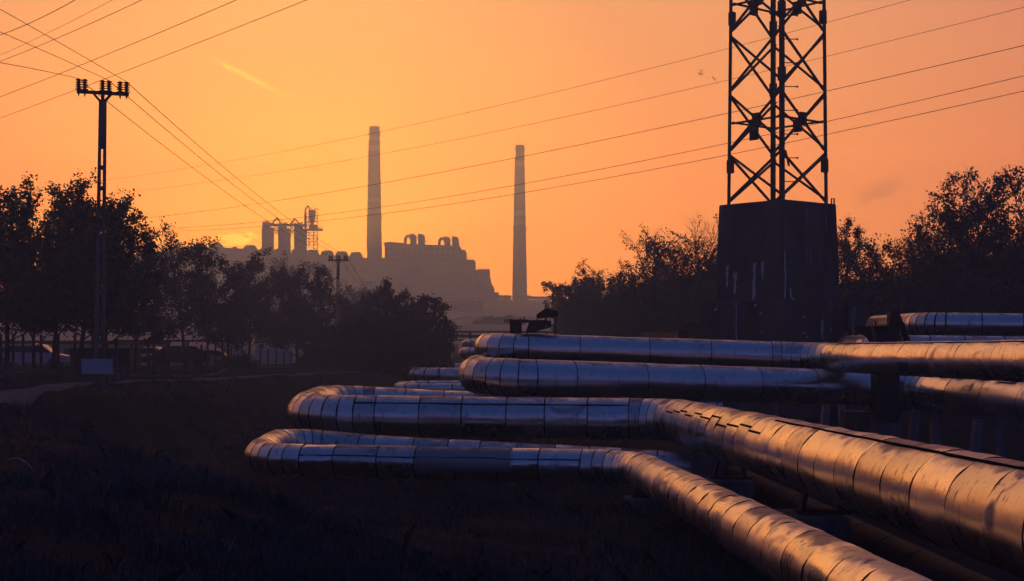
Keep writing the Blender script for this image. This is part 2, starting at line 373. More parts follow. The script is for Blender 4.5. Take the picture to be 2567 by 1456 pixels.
# lane along the bank on the left
near_e = [(-60, 1040, 30), (0, 1018, 34.5), (110, 993, 41.5), (200, 978, 47.5), (350, 966, 54), (500, 955.5, 63), (650, 946, 73), (800, 938.5, 84), (900, 934, 93)]
far_e = [(-60, 990, 37.5), (0, 980, 42.5), (110, 970, 48.5), (200, 964, 53), (350, 953, 61), (500, 945.5, 69.5), (650, 939, 78.5), (800, 933, 89), (900, 930, 98)]
mb = MB(); K = 6
vs = []
for (a0, b0) in zip(near_e, far_e):
    p0 = np.array([X(a0[0], a0[2]), a0[2]]); p1 = np.array([X(b0[0], b0[2]), b0[2]])
    for k in range(K + 1):
        q = p0 + (p1 - p0) * k / K; vs.append((q[0], q[1]))
lane = []
n_e = len(near_e); SUBD = 6
rows = []
for i in range(n_e - 1):
    for s_ in range(SUBD + (1 if i == n_e - 2 else 0)):
        t = s_ / SUBD
        row = []
        for k in range(K + 1):
            q0 = np.array(vs[i * (K + 1) + k]); q1 = np.array(vs[(i + 1) * (K + 1) + k]); q = q0 + (q1 - q0) * t
            row.append((q[0], q[1], hz_(q[0], q[1]) + 0.05))
        rows.append(row)
flat = [p for r in rows for p in r]
fs = [(i * (K + 1) + k, i * (K + 1) + k + 1, (i + 1) * (K + 1) + k + 1, (i + 1) * (K + 1) + k) for i in range(len(rows) - 1) for k in range(K)]
mb.add(flat, fs)
tag(mb.build('road', ASPH, smooth=60), kind='structure')

LANE = np.array([(X(q[0], q[2]), q[2]) for q in near_e] + [(X(q[0], q[2]), q[2]) for q in far_e[::-1]])
def on_lane(x, y):
    ins = np.zeros(len(x), bool); n_ = len(LANE)
    for i in range(n_):
        (x0, y0), (x1, y1) = LANE[i], LANE[(i + 1) % n_]
        c = ((y0 > y) != (y1 > y)) & (x < (x1 - x0) * (y - y0) / (y1 - y0 + 1e-12) + x0); ins ^= c
    return ins
# ------------------------------------------------------------------ pipelines
def fillet(pts, rads, n=16):
    """polyline with rounded corners; returns points and a flag that marks the bends"""
    pts = [Vector(p) for p in pts]; out_, flag = [pts[0]], [0]
    for i in range(1, len(pts) - 1):
        a, b, c = pts[i - 1], pts[i], pts[i + 1]; r = rads[i - 1]
        u = (a - b).normalized(); v = (c - b).normalized(); ang = u.angle(v)
        if r <= 0 or ang > R_(177): out_.append(b); flag.append(0); continue
        t = r / math.tan(ang / 2); t = min(t, (a - b).length * 0.48, (c - b).length * 0.48); r2 = t * math.tan(ang / 2)
        cen = b + (u + v).normalized() * (r2 / math.sin(ang / 2))
        p0 = b + u * t - cen; p1 = b + v * t - cen; tot = p0.angle(p1); ax = p0.cross(p1).normalized()
        k = max(4, int(n * tot / (math.pi / 2)))
        for j in range(k + 1):
            out_.append(cen + Matrix.Rotation(tot * j / k, 3, ax) @ p0); flag.append(i)
    out_.append(pts[-1]); flag.append(0)
    return out_, flag

class Path:
    def __init__(s, pts, rads):
        s.p, fl = fillet(pts, rads)
        s.s = [0.0]
        for a, b in zip(s.p, s.p[1:]): s.s.append(s.s[-1] + (b - a).length)
        s.len = s.s[-1]; s.fl = fl
        s.arr = np.array([list(p) for p in s.p]); s.sa = np.array(s.s)
    def at(s, t):
        return Vector([float(np.interp(t, s.sa, s.arr[:, k])) for k in range(3)])
    def tan(s, t, e=0.06):
        return (s.at(min(t + e, s.len)) - s.at(max(t - e, 0))).normalized()
    def bend(s, t):
        i = int(np.searchsorted(s.sa, t)); i = min(max(i, 1), len(s.p) - 1); return bool(s.fl[i] and s.fl[i] == s.fl[i - 1])

def pipe(name, label, pts, rads, R, ls, lb, seam=None, group='insulated heating pipes', nphi=36, groove=0.014, mats=((ALU, 0.7), (ALU_DIRTY, 0.2), (ALU_DULL, 0.1)),
         dents=(), seed=1, s_rng=None, override=None, wob=0.004, seam_w=0.022):
    rg = random.Random(seed); nr = np.random.default_rng(seed)
    path = Path(pts, rads); base = path.at(path.len * 0.5); base = Vector((base.x, base.y, base.z - R))
    root = thing(name, base, label, 'pipe', group)
    # dark insulated core seen in the joints
    core = MB(); ss = list(np.linspace(0, path.len, max(8, int(path.len / 0.5))))
    core.tube([path.at(t) for t in ss], R - 0.12, 12)
    core.build('insulation_core', CORE, root, smooth=50)
    # sheet limits
    cuts = [0.0]
    while cuts[-1] < path.len - 0.05:
        t = cuts[-1]; ln = (lb if (path.bend(t + lb * 0.6)) else ls) * rg.uniform(0.9, 1.12)
        if not path.bend(t) and ln > lb:                       # do not run a long sheet into a bend
            for q in np.arange(t, t + ln, 0.1):
                if path.bend(q): ln = max(lb, q - t); break
        cuts.append(min(t + ln, path.len))
        if path.len - cuts[-1] < lb * 0.5: cuts[-1] = path.len
    for i, (s0, s1) in enumerate(zip(cuts, cuts[1:])):
        ln = s1 - s0; mid = (s0 + s1) / 2; bend = path.bend(mid)
        nrow = max(2, int(ln / 0.14))
        near = path.at(mid).y < 45
        if not near: nrow = max(2, nrow // 3)
        if nrow > 10: nrow = 10
        if bend: nrow = 1                                       # mitred gores: straight between their joints
        g = min(groove, ln * 0.2); rs = R * (1 + rg.uniform(-0.004, 0.006))
        rows = [(s0 + 0.001, rs - 0.026), (s0 + g, rs)] + [(s0 + g + (ln - 2 * g) * k / nrow, rs) for k in range(1, nrow)] + [(s1 - g, rs), (s1 - 0.001, rs - 0.026)]
        ph = nr.uniform(0, 6.28, 6); verts = []
        phis = np.linspace(0, 2 * math.pi, nphi, endpoint=False)
        for r_i, (t, r) in enumerate(rows):
            c = path.at(t); T = path.tan(t); side = T.cross(Vector((0, 0, 1))).normalized(); up = side.cross(T).normalized()
            rr = np.full(nphi, r)
            if near:
                rr += wob * (np.sin(2 * phis + ph[0]) * math.sin(t * 3.1 + ph[1]) + 0.6 * np.sin(5 * phis + ph[2] + t * 2.3) + 0.5 * np.sin(9 * phis + ph[3]) * math.sin(t * 9 + ph[4]))
                for (yc, pc, ry, rp, amp, fr) in dents:
                    dy = (c.y - yc) / ry; dp = (np.degrees(phis) - pc) / rp
                    w_ = np.exp(-(dy * dy + dp * dp))
                    rr -= amp * w_ * (0.75 + 0.55 * np.sin(phis * fr + t * 17 + ph[5]) * math.sin(t * 13 + 1.0))
            for k in range(nphi):
                verts.append(c + side * (rr[k] * math.cos(phis[k])) + up * (rr[k] * math.sin(phis[k])))
        m = len(rows)
        faces = [(a * nphi + k, (a + 1) * nphi + k, (a + 1) * nphi + (k + 1) % nphi, a * nphi + (k + 1) % nphi) for a in range(m - 1) for k in range(nphi)]
        x = rg.random(); mt = mats[0][0]
        for mm, pr in mats:
            if x < pr: mt = mm; break
            x -= pr
        if override:
            q = override(path.at(mid)); mt = q or mt
        mb = MB(); mb.add(verts, faces)
        sh = mb.build('cladding_sheet', mt, root, smooth=38)
        sh.data.materials.append(SEAM)                          # turned-in edges are packed with sealant
        mi = np.zeros(len(faces), dtype=np.int32); mi[:nphi] = 1; mi[-nphi:] = 1; sh.data.polygons.foreach_set('material_index', mi)
        # dark sealant ring in the joint
        rb = MB(); vv = []; e0, e1 = max(0, s0 - groove * 1.6), s0 + groove * 1.6
        for q in range(2):
            t = (e0, e1)[q]; c = path.at(t); T = path.tan(t); side = T.cross(Vector((0, 0, 1))).normalized(); up = side.cross(T).normalized()
            for k in range(nphi): vv.append(c + side * ((R - 0.006) * math.cos(phis[k])) + up * ((R - 0.006) * math.sin(phis[k])))
        rb.add(vv, [(k, nphi + k, nphi + (k + 1) % nphi, (k + 1) % nphi) for k in range(nphi)])
        rb.build('joint_ring', SEAM, sh, smooth=50)
        if seam:
            sa = seam(path.at(mid), bend, i)
            if sa is not None and ln > 0.2:
                sb = MB(); vv = []; e0, e1 = s0 + g * 0.5, s1 - g * 0.5; nn = 5
                for q in range(nn):
                    t = e0 + (e1 - e0) * q / (nn - 1); c = path.at(t); T = path.tan(t); side = T.cross(Vector((0, 0, 1))).normalized(); up = side.cross(T).normalized()
                    for da, dr in ((-seam_w / 2 / R, 0.0), (-seam_w / 2 / R, 0.012), (seam_w / 2 / R, 0.009), (seam_w / 2 / R, -0.01)):
                        an = R_(sa) + da; vv.append(c + side * ((rs + dr) * math.cos(an)) + up * ((rs + dr) * math.sin(an)))
                sb.add(vv, [(q * 4 + j, q * 4 + j + 1, (q + 1) * 4 + j + 1, (q + 1) * 4 + j) for q in range(nn - 1) for j in range(3)] + [(3, 2, 1, 0), tuple((nn - 1) * 4 + j for j in range(4))])
                sb.build('seam_lap', SEAM, sh)
    return root, path

GP = 'insulated pipelines of the heating corridor'
# lower pipe: comes from the lower right corner, turns left, loops back
def lo_seam(p, bend, i):
    if bend or p.x > 2.0 or p.y > 31: return None
    return 154 + (i % 3) * 1.5
def lo_over(p):
    if 28 < p.y < 30:
        px = CX + p.x / p.y * FOC
        if 1060 < px < 1300: return ALU_DULL
        if 790 < px < 835 or 1300 < px < 1350: return ALU_SHINY
        if 820 < px < 1060: return ALU_DIRTY
    return None
rA, pA = pipe('heating_pipe', 'crumpled silver pipe running from the lower right corner, lowest of the loops on the left',
     [(3.12, 6.0, 1.32), (2.41, 27.6, 0.82), (-5.38, 29.3, 0.82), (-5.38, 33.4, 0.92), (-3.2, 33.3, 0.72), (4.12, 32.4, 0.40)], [1.5, 1.55, 1.3, 1.0], 0.33, 0.82, 0.30,
     seam=lo_seam, group=GP, seed=11, override=lo_over, mats=((ALU, 0.62), (ALU_DIRTY, 0.38)), wob=0.0055,
     dents=[(17.4, 112, 0.45, 34, 0.040, 11), (18.2, 140, 0.35, 22, 0.030, 7), (21.6, 165, 0.14, 18, 0.045, 3), (14.0, 150, 0.5, 18, 0.02, 3), (24.0, 150, 0.12, 14, 0.035, 3)])
# big pipe on the right that turns left and loops
def big_seam(p, bend, i):
    if p.y < 22.5: return 111
    if p.y < 33 and p.x > 3: return 134 + (0, 9, 3, 13, 5, 11, 17)[i % 7]
    if 33.5 < p.y < 36 and p.x < 3.2 and not bend: return 138 + (i % 2) * 1.0
    return None
def big_over(p):
    if 34 < p.y < 36 and p.x < 3.5:
        px = CX + p.x / p.y * FOC
        if 1310 < px < 1460 or 1150 < px < 1220: return ALU
    return None
rB, pB = pipe('heating_pipe', 'thickest silver pipe with a dark seam along its crown, running in from the right edge',
     [(4.72, 5.0, 1.84), (3.95, 34.3, 1.37), (-5.27, 35.1, 1.43), (-5.27, 40.6, 1.52), (-2.6, 40.6, 1.36), (6.0, 40.8, 1.05)], [1.25, 1.7, 1.7, 0], 0.5, 0.98, 0.34,
     seam=big_seam, group=GP, seed=5, override=big_over, nphi=44, mats=((ALU, 0.72), (ALU_DIRTY, 0.28)), seam_w=0.032, groove=0.015, wob=0.006,
     dents=[(26.0, 150, 1.2, 25, 0.02, 5), (30.5, 120, 1.0, 30, 0.018, 5)])
# middle pipe of the raised pair
def mid_seam(p, bend, i):
    return 100 + (i % 4) * 4 if (p.x > 9.5 and p.y < 38) else None
rM, pM = pipe('heating_pipe', 'wide plain pipe between the hung pipe and the looped pipe, rounded end at left',
     [(13.1, 24.0, 1.74), (11.0, 38.7, 1.93), (-0.93, 35.5, 2.37), (-0.93, 40.3, 2.40), (7.5, 41.6, 2.2)], [1.1, 1.25, 1.25], 0.475, 1.7, 0.33,
     seam=mid_seam, group=GP, seed=21, nphi=44, mats=((ALU, 0.85), (ALU_DIRTY, 0.15)), groove=0.011)
# topmost pipe, hung from the brackets
def top_seam(p, bend, i):
    return 116 if (p.y < 37.5 and p.x > 8) else None
rT, pT = pipe('heating_pipe', 'topmost silver pipe in front of the concrete pedestal, hung from brackets',
     [(10.2, 15.5, 2.98), (8.62, 39.3, 2.80), (-0.68, 39.3, 3.09), (-0.68, 44.5, 3.0), (7.0, 44.8, 2.5)], [1.5, 1.2, 1.2], 0.395, 1.72, 0.33,
     seam=top_seam, group=GP, seed=31, nphi=40, mats=((ALU, 0.8), (ALU_DIRTY, 0.2)), groove=0.011)
# smaller pipe under the big one
pipe('heating_pipe', 'slim dark pipe running low beneath the thickest pipe at right',
     [(5.45, 6.0, 0.52), (4.85, 31.0, 0.34)], [], 0.22, 1.3, 0.5, group=GP, seed=41, nphi=24, mats=((WRAP, 1.0),))
# right-hand loops behind
pipe('heating_pipe', 'pipe with a rounded glowing end, highest at the right edge',
     [(25.5, 44.0, 3.62), (13.55, 47.0, 3.81), (13.55, 53.0, 3.8)], [1.1], 0.375, 1.3, 0.25, group=GP, seed=51, nphi=32, groove=0.02, mats=((ALU, 1.0),))
pipe('heating_pipe', 'pipe just below the rounded-end pipe at the right edge, mostly hidden',
     [(27.0, 48.6, 3.02), (12.75, 50.3, 3.06), (12.75, 54.2, 3.06)], [1.1], 0.375, 1.2, 0.4, group=GP, seed=52, nphi=32, groove=0.02, mats=((ALU, 1.0),))
pipe('heating_pipe', 'short lit piece of pipe right behind the flanged steel column',
     [(23.0, 56.4, 3.42), (14.15, 56.8, 3.42), (14.15, 62.0, 3.42)], [1.0], 0.375, 1.2, 0.45, group=GP, seed=53, nphi=28, groove=0.02, mats=((ALU, 1.0),))
# loops farther along the corridor
pipe('heating_pipe', 'far looped pipe with a pale rounded end left of the wide pipe',
     [(4.0, 93.0, 0.9), (-6.65, 94.2, 0.93), (-6.65, 103.5, 1.05), (3.0, 104.0, 1.05)], [2.2, 2.2], 0.5, 3.0, 0.9, group=GP, seed=61, nphi=24, groove=0.04, mats=((ALU, 1.0),))
pipe('heating_pipe', 'far low pipe loop just behind the upper return bend at left centre',
     [(4.0, 84.0, 0.30), (-6.9, 85.2, 0.34), (-6.9, 89.5, 0.36), (3.0, 90.0, 0.36)], [1.6, 1.6], 0.33, 2.4, 0.8, group=GP, seed=62, nphi=20, groove=0.04, mats=((ALU, 1.0),))
pipe('heating_pipe', 'upper of two far pipe ends peeking out behind the topmost pipe',
     [(6.0, 114.3, 2.92), (-3.70, 114.3, 2.92), (-3.70, 120.0, 2.92)], [1.3], 0.375, 2.2, 0.8, group=GP, seed=63, nphi=20, groove=0.04, mats=((ALU, 1.0),))
pipe('heating_pipe', 'lower of two far pipe ends peeking out behind the topmost pipe',
     [(6.0, 112.4, 2.18), (-3.78, 112.4, 2.18), (-3.78, 119.0, 2.18)], [1.4], 0.475, 2.2, 0.8, group=GP, seed=64, nphi=20, groove=0.04, mats=((ALU, 1.0),))
# two thin lines of pipe glinting on the far slope
for k, (dz, lab) in enumerate(((0.0, 'upper of two pale pipelines stepping across the hazy far slope'), (2.6, 'lower of two pale pipelines stepping across the hazy far slope'))):
    pts = [P(px_, py_, 450) - Vector((0, 0, dz)) for px_, py_ in ((1085, 822), (1117, 812), (1134, 801), (1152, 795.5), (1420, 796))]
    mb = MB(); mb.tube(pts, 0.55, 10)
    tag(mb.build('distant_pipeline', ALU, smooth=50), lab, 'pipeline', 'pipelines on the far slope')

# repair plates riveted over the cladding
def repair(root, path, R, near, ln, a0, a1, mat, lift=(0.008, 0.008), skew=0.0):
    near = Vector(near); ts = np.linspace(0, path.len, 400); best = min(ts, key=lambda t: (path.at(t) - near).length)
    n1, n2 = 4, max(4, int((a1 - a0) / 8)); outer, inner = [], []
    for i in range(n1):
        t = best - ln / 2 + ln * i / (n1 - 1); c = path.at(t); T = path.tan(t); side = T.cross(Vector((0, 0, 1))).normalized(); up = side.cross(T).normalized()
        for j in range(n2):
            f = j / (n2 - 1); an = R_(a0 + (a1 - a0) * f + skew * i / (n1 - 1)); lf = lift[0] + (lift[1] - lift[0]) * f
            d = side * math.cos(an) + up * math.sin(an); outer.append(c + d * (R * 1.006 + lf)); inner.append(c + d * (R * 1.006 + lf - 0.006))
    k = len(outer); fs = []
    for i in range(n1 - 1):
        for j in range(n2 - 1):
            q = (i * n2 + j, (i + 1) * n2 + j, (i + 1) * n2 + j + 1, i * n2 + j + 1); fs.append(q); fs.append(tuple(k + x for x in q[::-1]))
    rim = [i * n2 for i in range(n1)] + [(n1 - 1) * n2 + j for j in range(1, n2)] + [i * n2 + n2 - 1 for i in range(n1 - 2, -1, -1)] + [j for j in range(n2 - 2, 0, -1)]
    for a_, b_ in zip(rim, rim[1:] + rim[:1]): fs.append((a_, k + a_, k + b_, b_))
    mb = MB(); mb.add(outer + inner, fs); mb.build('repair_plate', mat, root, smooth=40)
for px_, w_ in ((1232, .05), (1242, .03), (1443, .10), (1452, .05), (1497, .07), (1511, .04), (1534, .12), (1550, .05)):
    repair(rB, pB, 0.5, P(px_, 1047, 34.8), w_, 158, 178, ALU_SHINY)
repair(rB, pB, 0.5, P(985, 1040, 35), 0.5, 140, 165, ALU_DIRTY)
repair(rB, pB, 0.5, (4.2, 28.2, 1.5), 0.55, 150, 182, ALU_DIRTY)
repair(rA, pA, 0.33, P(807, 1155, 29.2), 0.30, 120, 190, ALU_SHINY); repair(rA, pA, 0.33, P(1322, 1165, 28.2), 0.30, 130, 190, ALU_SHINY); repair(rA, pA, 0.33, P(1180, 1163, 28.6), 1.9, 100, 200, ALU_DULL)
repair(rA, pA, 0.33, (2.75, 19.6, 1.0), 0.4, 120, 160, ALU_DIRTY, skew=4)
for yy_, l_, a_ in ((37.0, 0.55, 74), (36.0, 0.75, 82), (34.6, 0.5, 78), (33.4, 0.9, 84), (31.9, 0.7, 80)):
    repair(rM, pM, 0.475, (11.2 + (38.5 - yy_) * 0.145, yy_, 1.9), l_, a_, a_ + 34, ALU, (0.008, 0.03), skew=2)
repair(rT, pT, 0.395, P(1990, 884, 39.3), 0.5, 130, 170, ALU_DIRTY)
# ------------------------------------------------------------------ supports of the pipes
def block(name, lab, cat, x0, x1, y0, y1, z1, mat=CONC, grp=None, z0=None):
    if z0 is None: z0 = min(hz_(x0, y0), hz_(x1, y1)) - 0.15
    mb = MB(); c = 0.025
    lo = [(x0, y0, z0), (x1, y0, z0), (x1, y1, z0), (x0, y1, z0)]
    mb.hexa(lo, [(a, b, z1 - c) for a, b, _ in lo])
    mb.hexa([(x0, y0, z1 - c), (x1, y0, z1 - c), (x1, y1, z1 - c), (x0, y1, z1 - c)], [(x0 + c, y0 + c, z1), (x1 - c, y0 + c, z1), (x1 - c, y1 - c, z1), (x0 + c, y1 - c, z1)])
    return tag(mb.build(name, mat), lab, cat, grp)
GS = 'concrete blocks carrying the pipes'
block('support_block', 'long dark concrete block under the left end of the upper loop', 'block', -4.85, -3.55, 34.4, 35.9, 0.90, CONC, GS)
block('support_block', 'dark concrete block under the middle of the upper loop', 'block', 0.0, 0.5, 34.4, 35.6, 0.84, CONC, GS)
block('support_block', 'concrete block under the bend of the crumpled pipe', 'block', 2.05, 2.65, 25.6, 26.3, 0.42, CONC, GS)
block('support_block', 'dark block at the end of the ribbed return pipe', 'block', 4.02, 4.75, 31.7, 32.6, 0.70, CONC, GS)
block('support_block', 'broad concrete sleeper under the thickest pipe near the right', 'block', 3.72, 4.62, 19.4, 20.5, 0.86, CONC, GS)
block('support_block', 'concrete sleeper behind the crumpled pipe, below the start of the thickest pipe', 'block', 3.55, 4.5, 26.4, 27.5, 0.66, CONC, GS)
block('support_block', 'low concrete block beneath the crumpled pipe near the bottom edge', 'block', 2.4, 3.1, 15.2, 15.8, 0.50, CONC, GS)
block('support_block', 'concrete block under the end of the wide plain pipe', 'block', -0.9, -0.1, 35.6, 36.6, 1.86, CONC, GS)
def cradle(lab, x, y, ztop, R, half, hb=0.28):
    t = thing('pipe_cradle', (x, y, ztop - hb), lab, 'cradle', 'steel cradles under the pipes')
    mb = MB(); mb.box((x - half, y - 0.12, ztop - hb), (x + half, y + 0.12, ztop - hb + 0.06)); mb.build('base_plate', RUST, t)
    for s in (-1, 1):
        mb = MB(); mb.hexa([(x + s * half * 0.75 - 0.03, y - 0.1, ztop - hb + 0.06), (x + s * half * 0.75 + 0.03, y - 0.1, ztop - hb + 0.06), (x + s * half * 0.75 + 0.03, y + 0.1, ztop - hb + 0.06), (x + s * half * 0.75 - 0.03, y + 0.1, ztop - hb + 0.06)],
                           [(x + s * half * 0.62 - 0.03, y - 0.1, ztop + 0.08), (x + s * half * 0.62 + 0.03, y - 0.1, ztop + 0.08), (x + s * half * 0.62 + 0.03, y + 0.1, ztop + 0.08), (x + s * half * 0.62 - 0.03, y + 0.1, ztop + 0.08)])
        mb.build('side_plate', RUST, t)
    return t
cradle('rusty cradle plates holding the thickest pipe above the broad sleeper', 4.34, 19.9, 1.14, 0.5, 0.38)
cradle('rusty cradle holding the thickest pipe behind the crumpled pipe', 4.12, 26.9, 0.92, 0.5, 0.38)
cradle('small rusty cradle under the crumpled pipe near its bend', 2.45, 25.9, 0.56, 0.33, 0.26, 0.15)

# flanged column on the right
D0 = 37.0
col = thing('flanged_column', (X(2216, D0), D0, hz_(X(2216, D0), D0)), 'thick steel column with flanged cap and raised plate, right of the pedestal', 'column')
z0 = hz_(X(2216, D0), D0) - 0.2
mb = MB(); mb.box((X(2188, D0), 36.65, z0), (X(2245, D0), 37.25, Z(822, D0))); mb.build('shaft', STEEL, col)
mb = MB(); mb.box((X(2178, D0), 36.55, Z(822, D0)), (X(2253, D0), 37.35, Z(817, D0))); mb.build('cap_flange', STEEL, col)
mb = MB(); mb.prism([(X(2225, D0), Z(817, D0)), (X(2225, D0), Z(790, D0)), (X(2231, D0), Z(780, D0)), (X(2249, D0), Z(779, D0)), (X(2252, D0), Z(795, D0)), (X(2252, D0), Z(817, D0))], 36.8, 37.1); mb.build('raised_plate', RUST, col)
mb = MB(); mb.bar(P(2250, 793, D0), P(2277, 862, D0 - 0.2), 0.12); mb.build('diagonal_strut', RUST, col)
mb = MB(); mb.prism([(X(2138, D0), Z(817.5, D0)), (X(2178, D0), Z(817.5, D0)), (X(2188, D0), Z(862, D0)), (X(2182, D0), Z(862, D0)), (X(2172, D0), Z(846, D0)), (X(2160, D0), Z(838, D0)), (X(2138, D0), Z(836, D0))], 36.85, 37.05); mb.build('gusset', STEEL, col)
mb = MB(); mb.cone(P(2194, 817, D0), P(2194, 803, D0), 0.025, 0.025, 8); mb.build('stud', STEEL, col)
for k, (xa, xb) in enumerate(((2171, 2186), (2246, 2262))):
    for yy_ in (1028, 1036):
        mb = MB(); mb.bar(P(xa, yy_, D0), P(xb, yy_, D0), 0.035); mb.build('bolt', STEEL, col)
mb = MB(); mb.box((X(2184, D0), 36.6, z0), (X(2249, D0), 37.3, Z(1058, D0))); mb.build('base_collar', CONC, col)
block('pedestal_footing', 'broad concrete wall low behind the flanged column', 'footing', X(2120, 39.5), X(2180, 39.5), 39.6, 40.2, 1.3, CONC)

# pale A-frame trestles
def trestle(lab, px, d, ztop, half):
    x = X(px, d); zb = hz_(x, d) - 0.1
    t = thing('pipe_trestle', (x, d, zb), lab, 'trestle', 'pale concrete trestles under the wide pipe')
    for s in (-1, 1):
        mb = MB(); w = 0.10
        mb.hexa([(x + s * half - w, d - 0.15, zb), (x + s * half + w, d - 0.15, zb), (x + s * half + w, d + 0.15, zb), (x + s * half - w, d + 0.15, zb)],
                [(x + s * half * 0.62 - w * 0.9, d - 0.15, ztop), (x + s * half * 0.62 + w * 0.9, d - 0.15, ztop), (x + s * half * 0.62 + w * 0.9, d + 0.15, ztop), (x + s * half * 0.62 - w * 0.9, d + 0.15, ztop)])
        mb.build('leg', CONC_L, t)
    mb = MB(); mb.box((x - half * 0.8 + 0.12, d - 0.12, zb + 0.28), (x + half * 0.8 - 0.12, d + 0.12, zb + 0.46)); mb.build('crosspiece', CONC_L, t)
    return t
trestle('pale A-frame trestle right of the flanged column', 2315, 37.6, 1.42, 0.36)
trestle('pale A-frame trestle nearest the right edge under the wide pipe', 2474, 34.2, 1.36, 0.36)
trestle('pale A-frame trestle at the foot of the pedestal, left of the flanged column', 2090, 41.0, 1.4, 0.36)

# brackets the topmost pipe hangs from
BK = 0.00093
def hanger(lab, d, px, pyz, full):
    """px, pyz: top of the little roof; local unit = metres"""
    x0 = X(px, d); zt = pyz
    def q(a, b): return (x0 + (a - 1330) * BK, zt - (b - 250) * BK)
    t = thing('hanger_bracket', (x0, d, zt - 1.0), lab, 'bracket', 'pipe hanger brackets on posts')
    mb = MB(); mb.prism([q(*p) for p in ((1055, 430), (1300, 258), (1350, 250), (1600, 320), (1690, 330), (1690, 500), (1060, 550))][::-1], d - 0.22, d + 0.22); mb.build('cover', RUST, t)
    # standing ribs on the cover
    for k in range(7):
        a = 1100 + 80 * k
        mb = MB(); xa, za = q(a, 540); zb_ = q(a, 420 if k in (0, 1) else 345)[1]; mb.box((xa - 0.008, d - 0.245, za), (xa + 0.008, d - 0.222, zb_)); mb.build('rib', RUST, t)
    for a, b, c, e in ((1060, 1085, 545, 650), (1125, 1148, 545, 650), (1212, 1226, 545, 650), (1295, 1365, 540, 650), (1440, 1452, 545, 650)):
        xa, za = q(a, e); xb, zb_ = q(b, c); mb = MB(); mb.box((xa, d - 0.1, za), (xb, d + 0.1, zb_)); mb.build('post', STEEL, t)
    arm = MB(); arm.prism([q(*p) for p in ((840, 640), (1490, 612), (1490, 812), (1140, 902), (1090, 930), (1020, 970), (730, 968))][::-1], d - 0.14, d + 0.14)
    arm.build('arm', STEEL, t)
    if full:
        mb = MB(); xa, za = q(1340, 785); mb.cone((xa, d - 0.147, za), (xa, d - 0.142, za), 0.024, 0.024, 14); mb.build('pin_end', CONC_L, t)
    for s in (-1, 1):
        mb = MB(); xa, za = q(1612 + s * 42, 500); xb, zb_ = q(1612 + s * 30, 640); mb.tube([(xa, d, za + 0.12), (xa, d, za), (xb, d, zb_), (q(1612, 660)[0], d, q(1612, 660)[1])], 0.016, 6); mb.build('shackle_side', STEEL, t)
    mb = MB(); xa, za = q(1612, 655); xb, zb_ = q(1612, 760); mb.cone((xa, d, za), (xb, d, zb_), 0.018, 0.018, 8); mb.build('rod', STEEL, t)
    for s in (-1, 1):
        mb = MB(); xa, za = q(1612 + s * 24, 750); xb, zb_ = q(1612 + s * 24, 950); mb.cone((xa, d, za), (xb, d, zb_), 0.013, 0.013, 8); mb.build('turnbuckle_side', STEEL, t)
    for b in (750, 945):
        mb = MB(); xa, za = q(1575, b); xb, zb_ = q(1650, b + 20); mb.box((xa, d - 0.03, zb_), (xb, d + 0.03, za)); mb.build('turnbuckle_end', STEEL, t)
    mb = MB(); xa, za = q(1612, 960); mb.cone((xa, d, za), (xa, d, zt - 0.80 * (1 if full else 1.2)), 0.016, 0.016, 8); mb.build('eye_rod', STEEL, t)
    if full:
        xa = q(240, 600)[0]; xb = q(665, 600)[0]
        mb = MB(); za = q(0, 590)[1]; xm0, xm1 = q(262, 0)[0], q(622, 0)[0]
        mb.hexa([(xa, d + 0.75, hz_(xa, d) - 0.2), (xb, d + 0.75, hz_(xa, d) - 0.2), (xb, d + 1.2, hz_(xa, d) - 0.2), (xa, d + 1.2, hz_(xa, d) - 0.2)], [(xm0, d + 0.75, za), (xm1, d + 0.75, za), (xm1, d + 1.2, za), (xm0, d + 1.2, za)]); mb.build('mast', STEEL, t)
        mb = MB(); xe = q(1320, 0)[0]; zc_ = q(0, 660)[1]; mb.box((xb - 0.1, d - 0.1, zc_), (xe, d + 0.85, zc_ + 0.06)); mb.build('outrigger', STEEL, t)
        for (b0, b1) in ((572, 602), (632, 660)):
            mb = MB(); mb.box((q(85, 0)[0], d + 0.6, q(0, b1)[1]), (q(800, 0)[0], d + 0.68, q(0, b0)[1])); mb.build('clamp_bar', STEEL, t)
        mb = MB(); xa, za = q(692, 475); mb.cone((xa, d + 0.64, za), (xa, d + 0.64, q(0, 720)[1]), 0.017, 0.017, 10); mb.build('clamp_bolt', STEEL, t)
        for a in (298, 580):
            mb = MB(); xa, za = q(a, 575); mb.cone((xa, d + 0.8, za - 0.01), (xa, d + 0.8, za + 0.03), 0.026, 0.02, 8); mb.build('nut', STEEL, t)
    else:
        xa = q(840, 0)[0]; mb = MB(); mb.box((xa - 0.1, d - 0.2, hz_(xa, d)), (xa + 0.35, d + 0.2, q(0, 640)[1])); mb.build('mast', STEEL, t)
    return t
hanger('rusty hanger bracket with turnbuckle on the nearest post above the topmost pipe', 39.3, CX + ((2000 + 1330 / 7.28) / 1.596 - CX), Z(773, 39.3), True)
hanger('small far bracket hood close to the left foot of the concrete pedestal', 60.0, 1729.6, Z(805.5, 60), False)
hanger('small far bracket hood in the gap between the near bracket and the pedestal', 85.0, 1606, Z(812, 85), False)
mb = MB(); mb.bar(P(1612, 843, 84), P(1716, 845, 66), 0.3, 0.45)
tag(mb.build('bracket_beam', CORE), 'dark low beam behind the topmost pipe, joining two far bracket posts', 'beam')

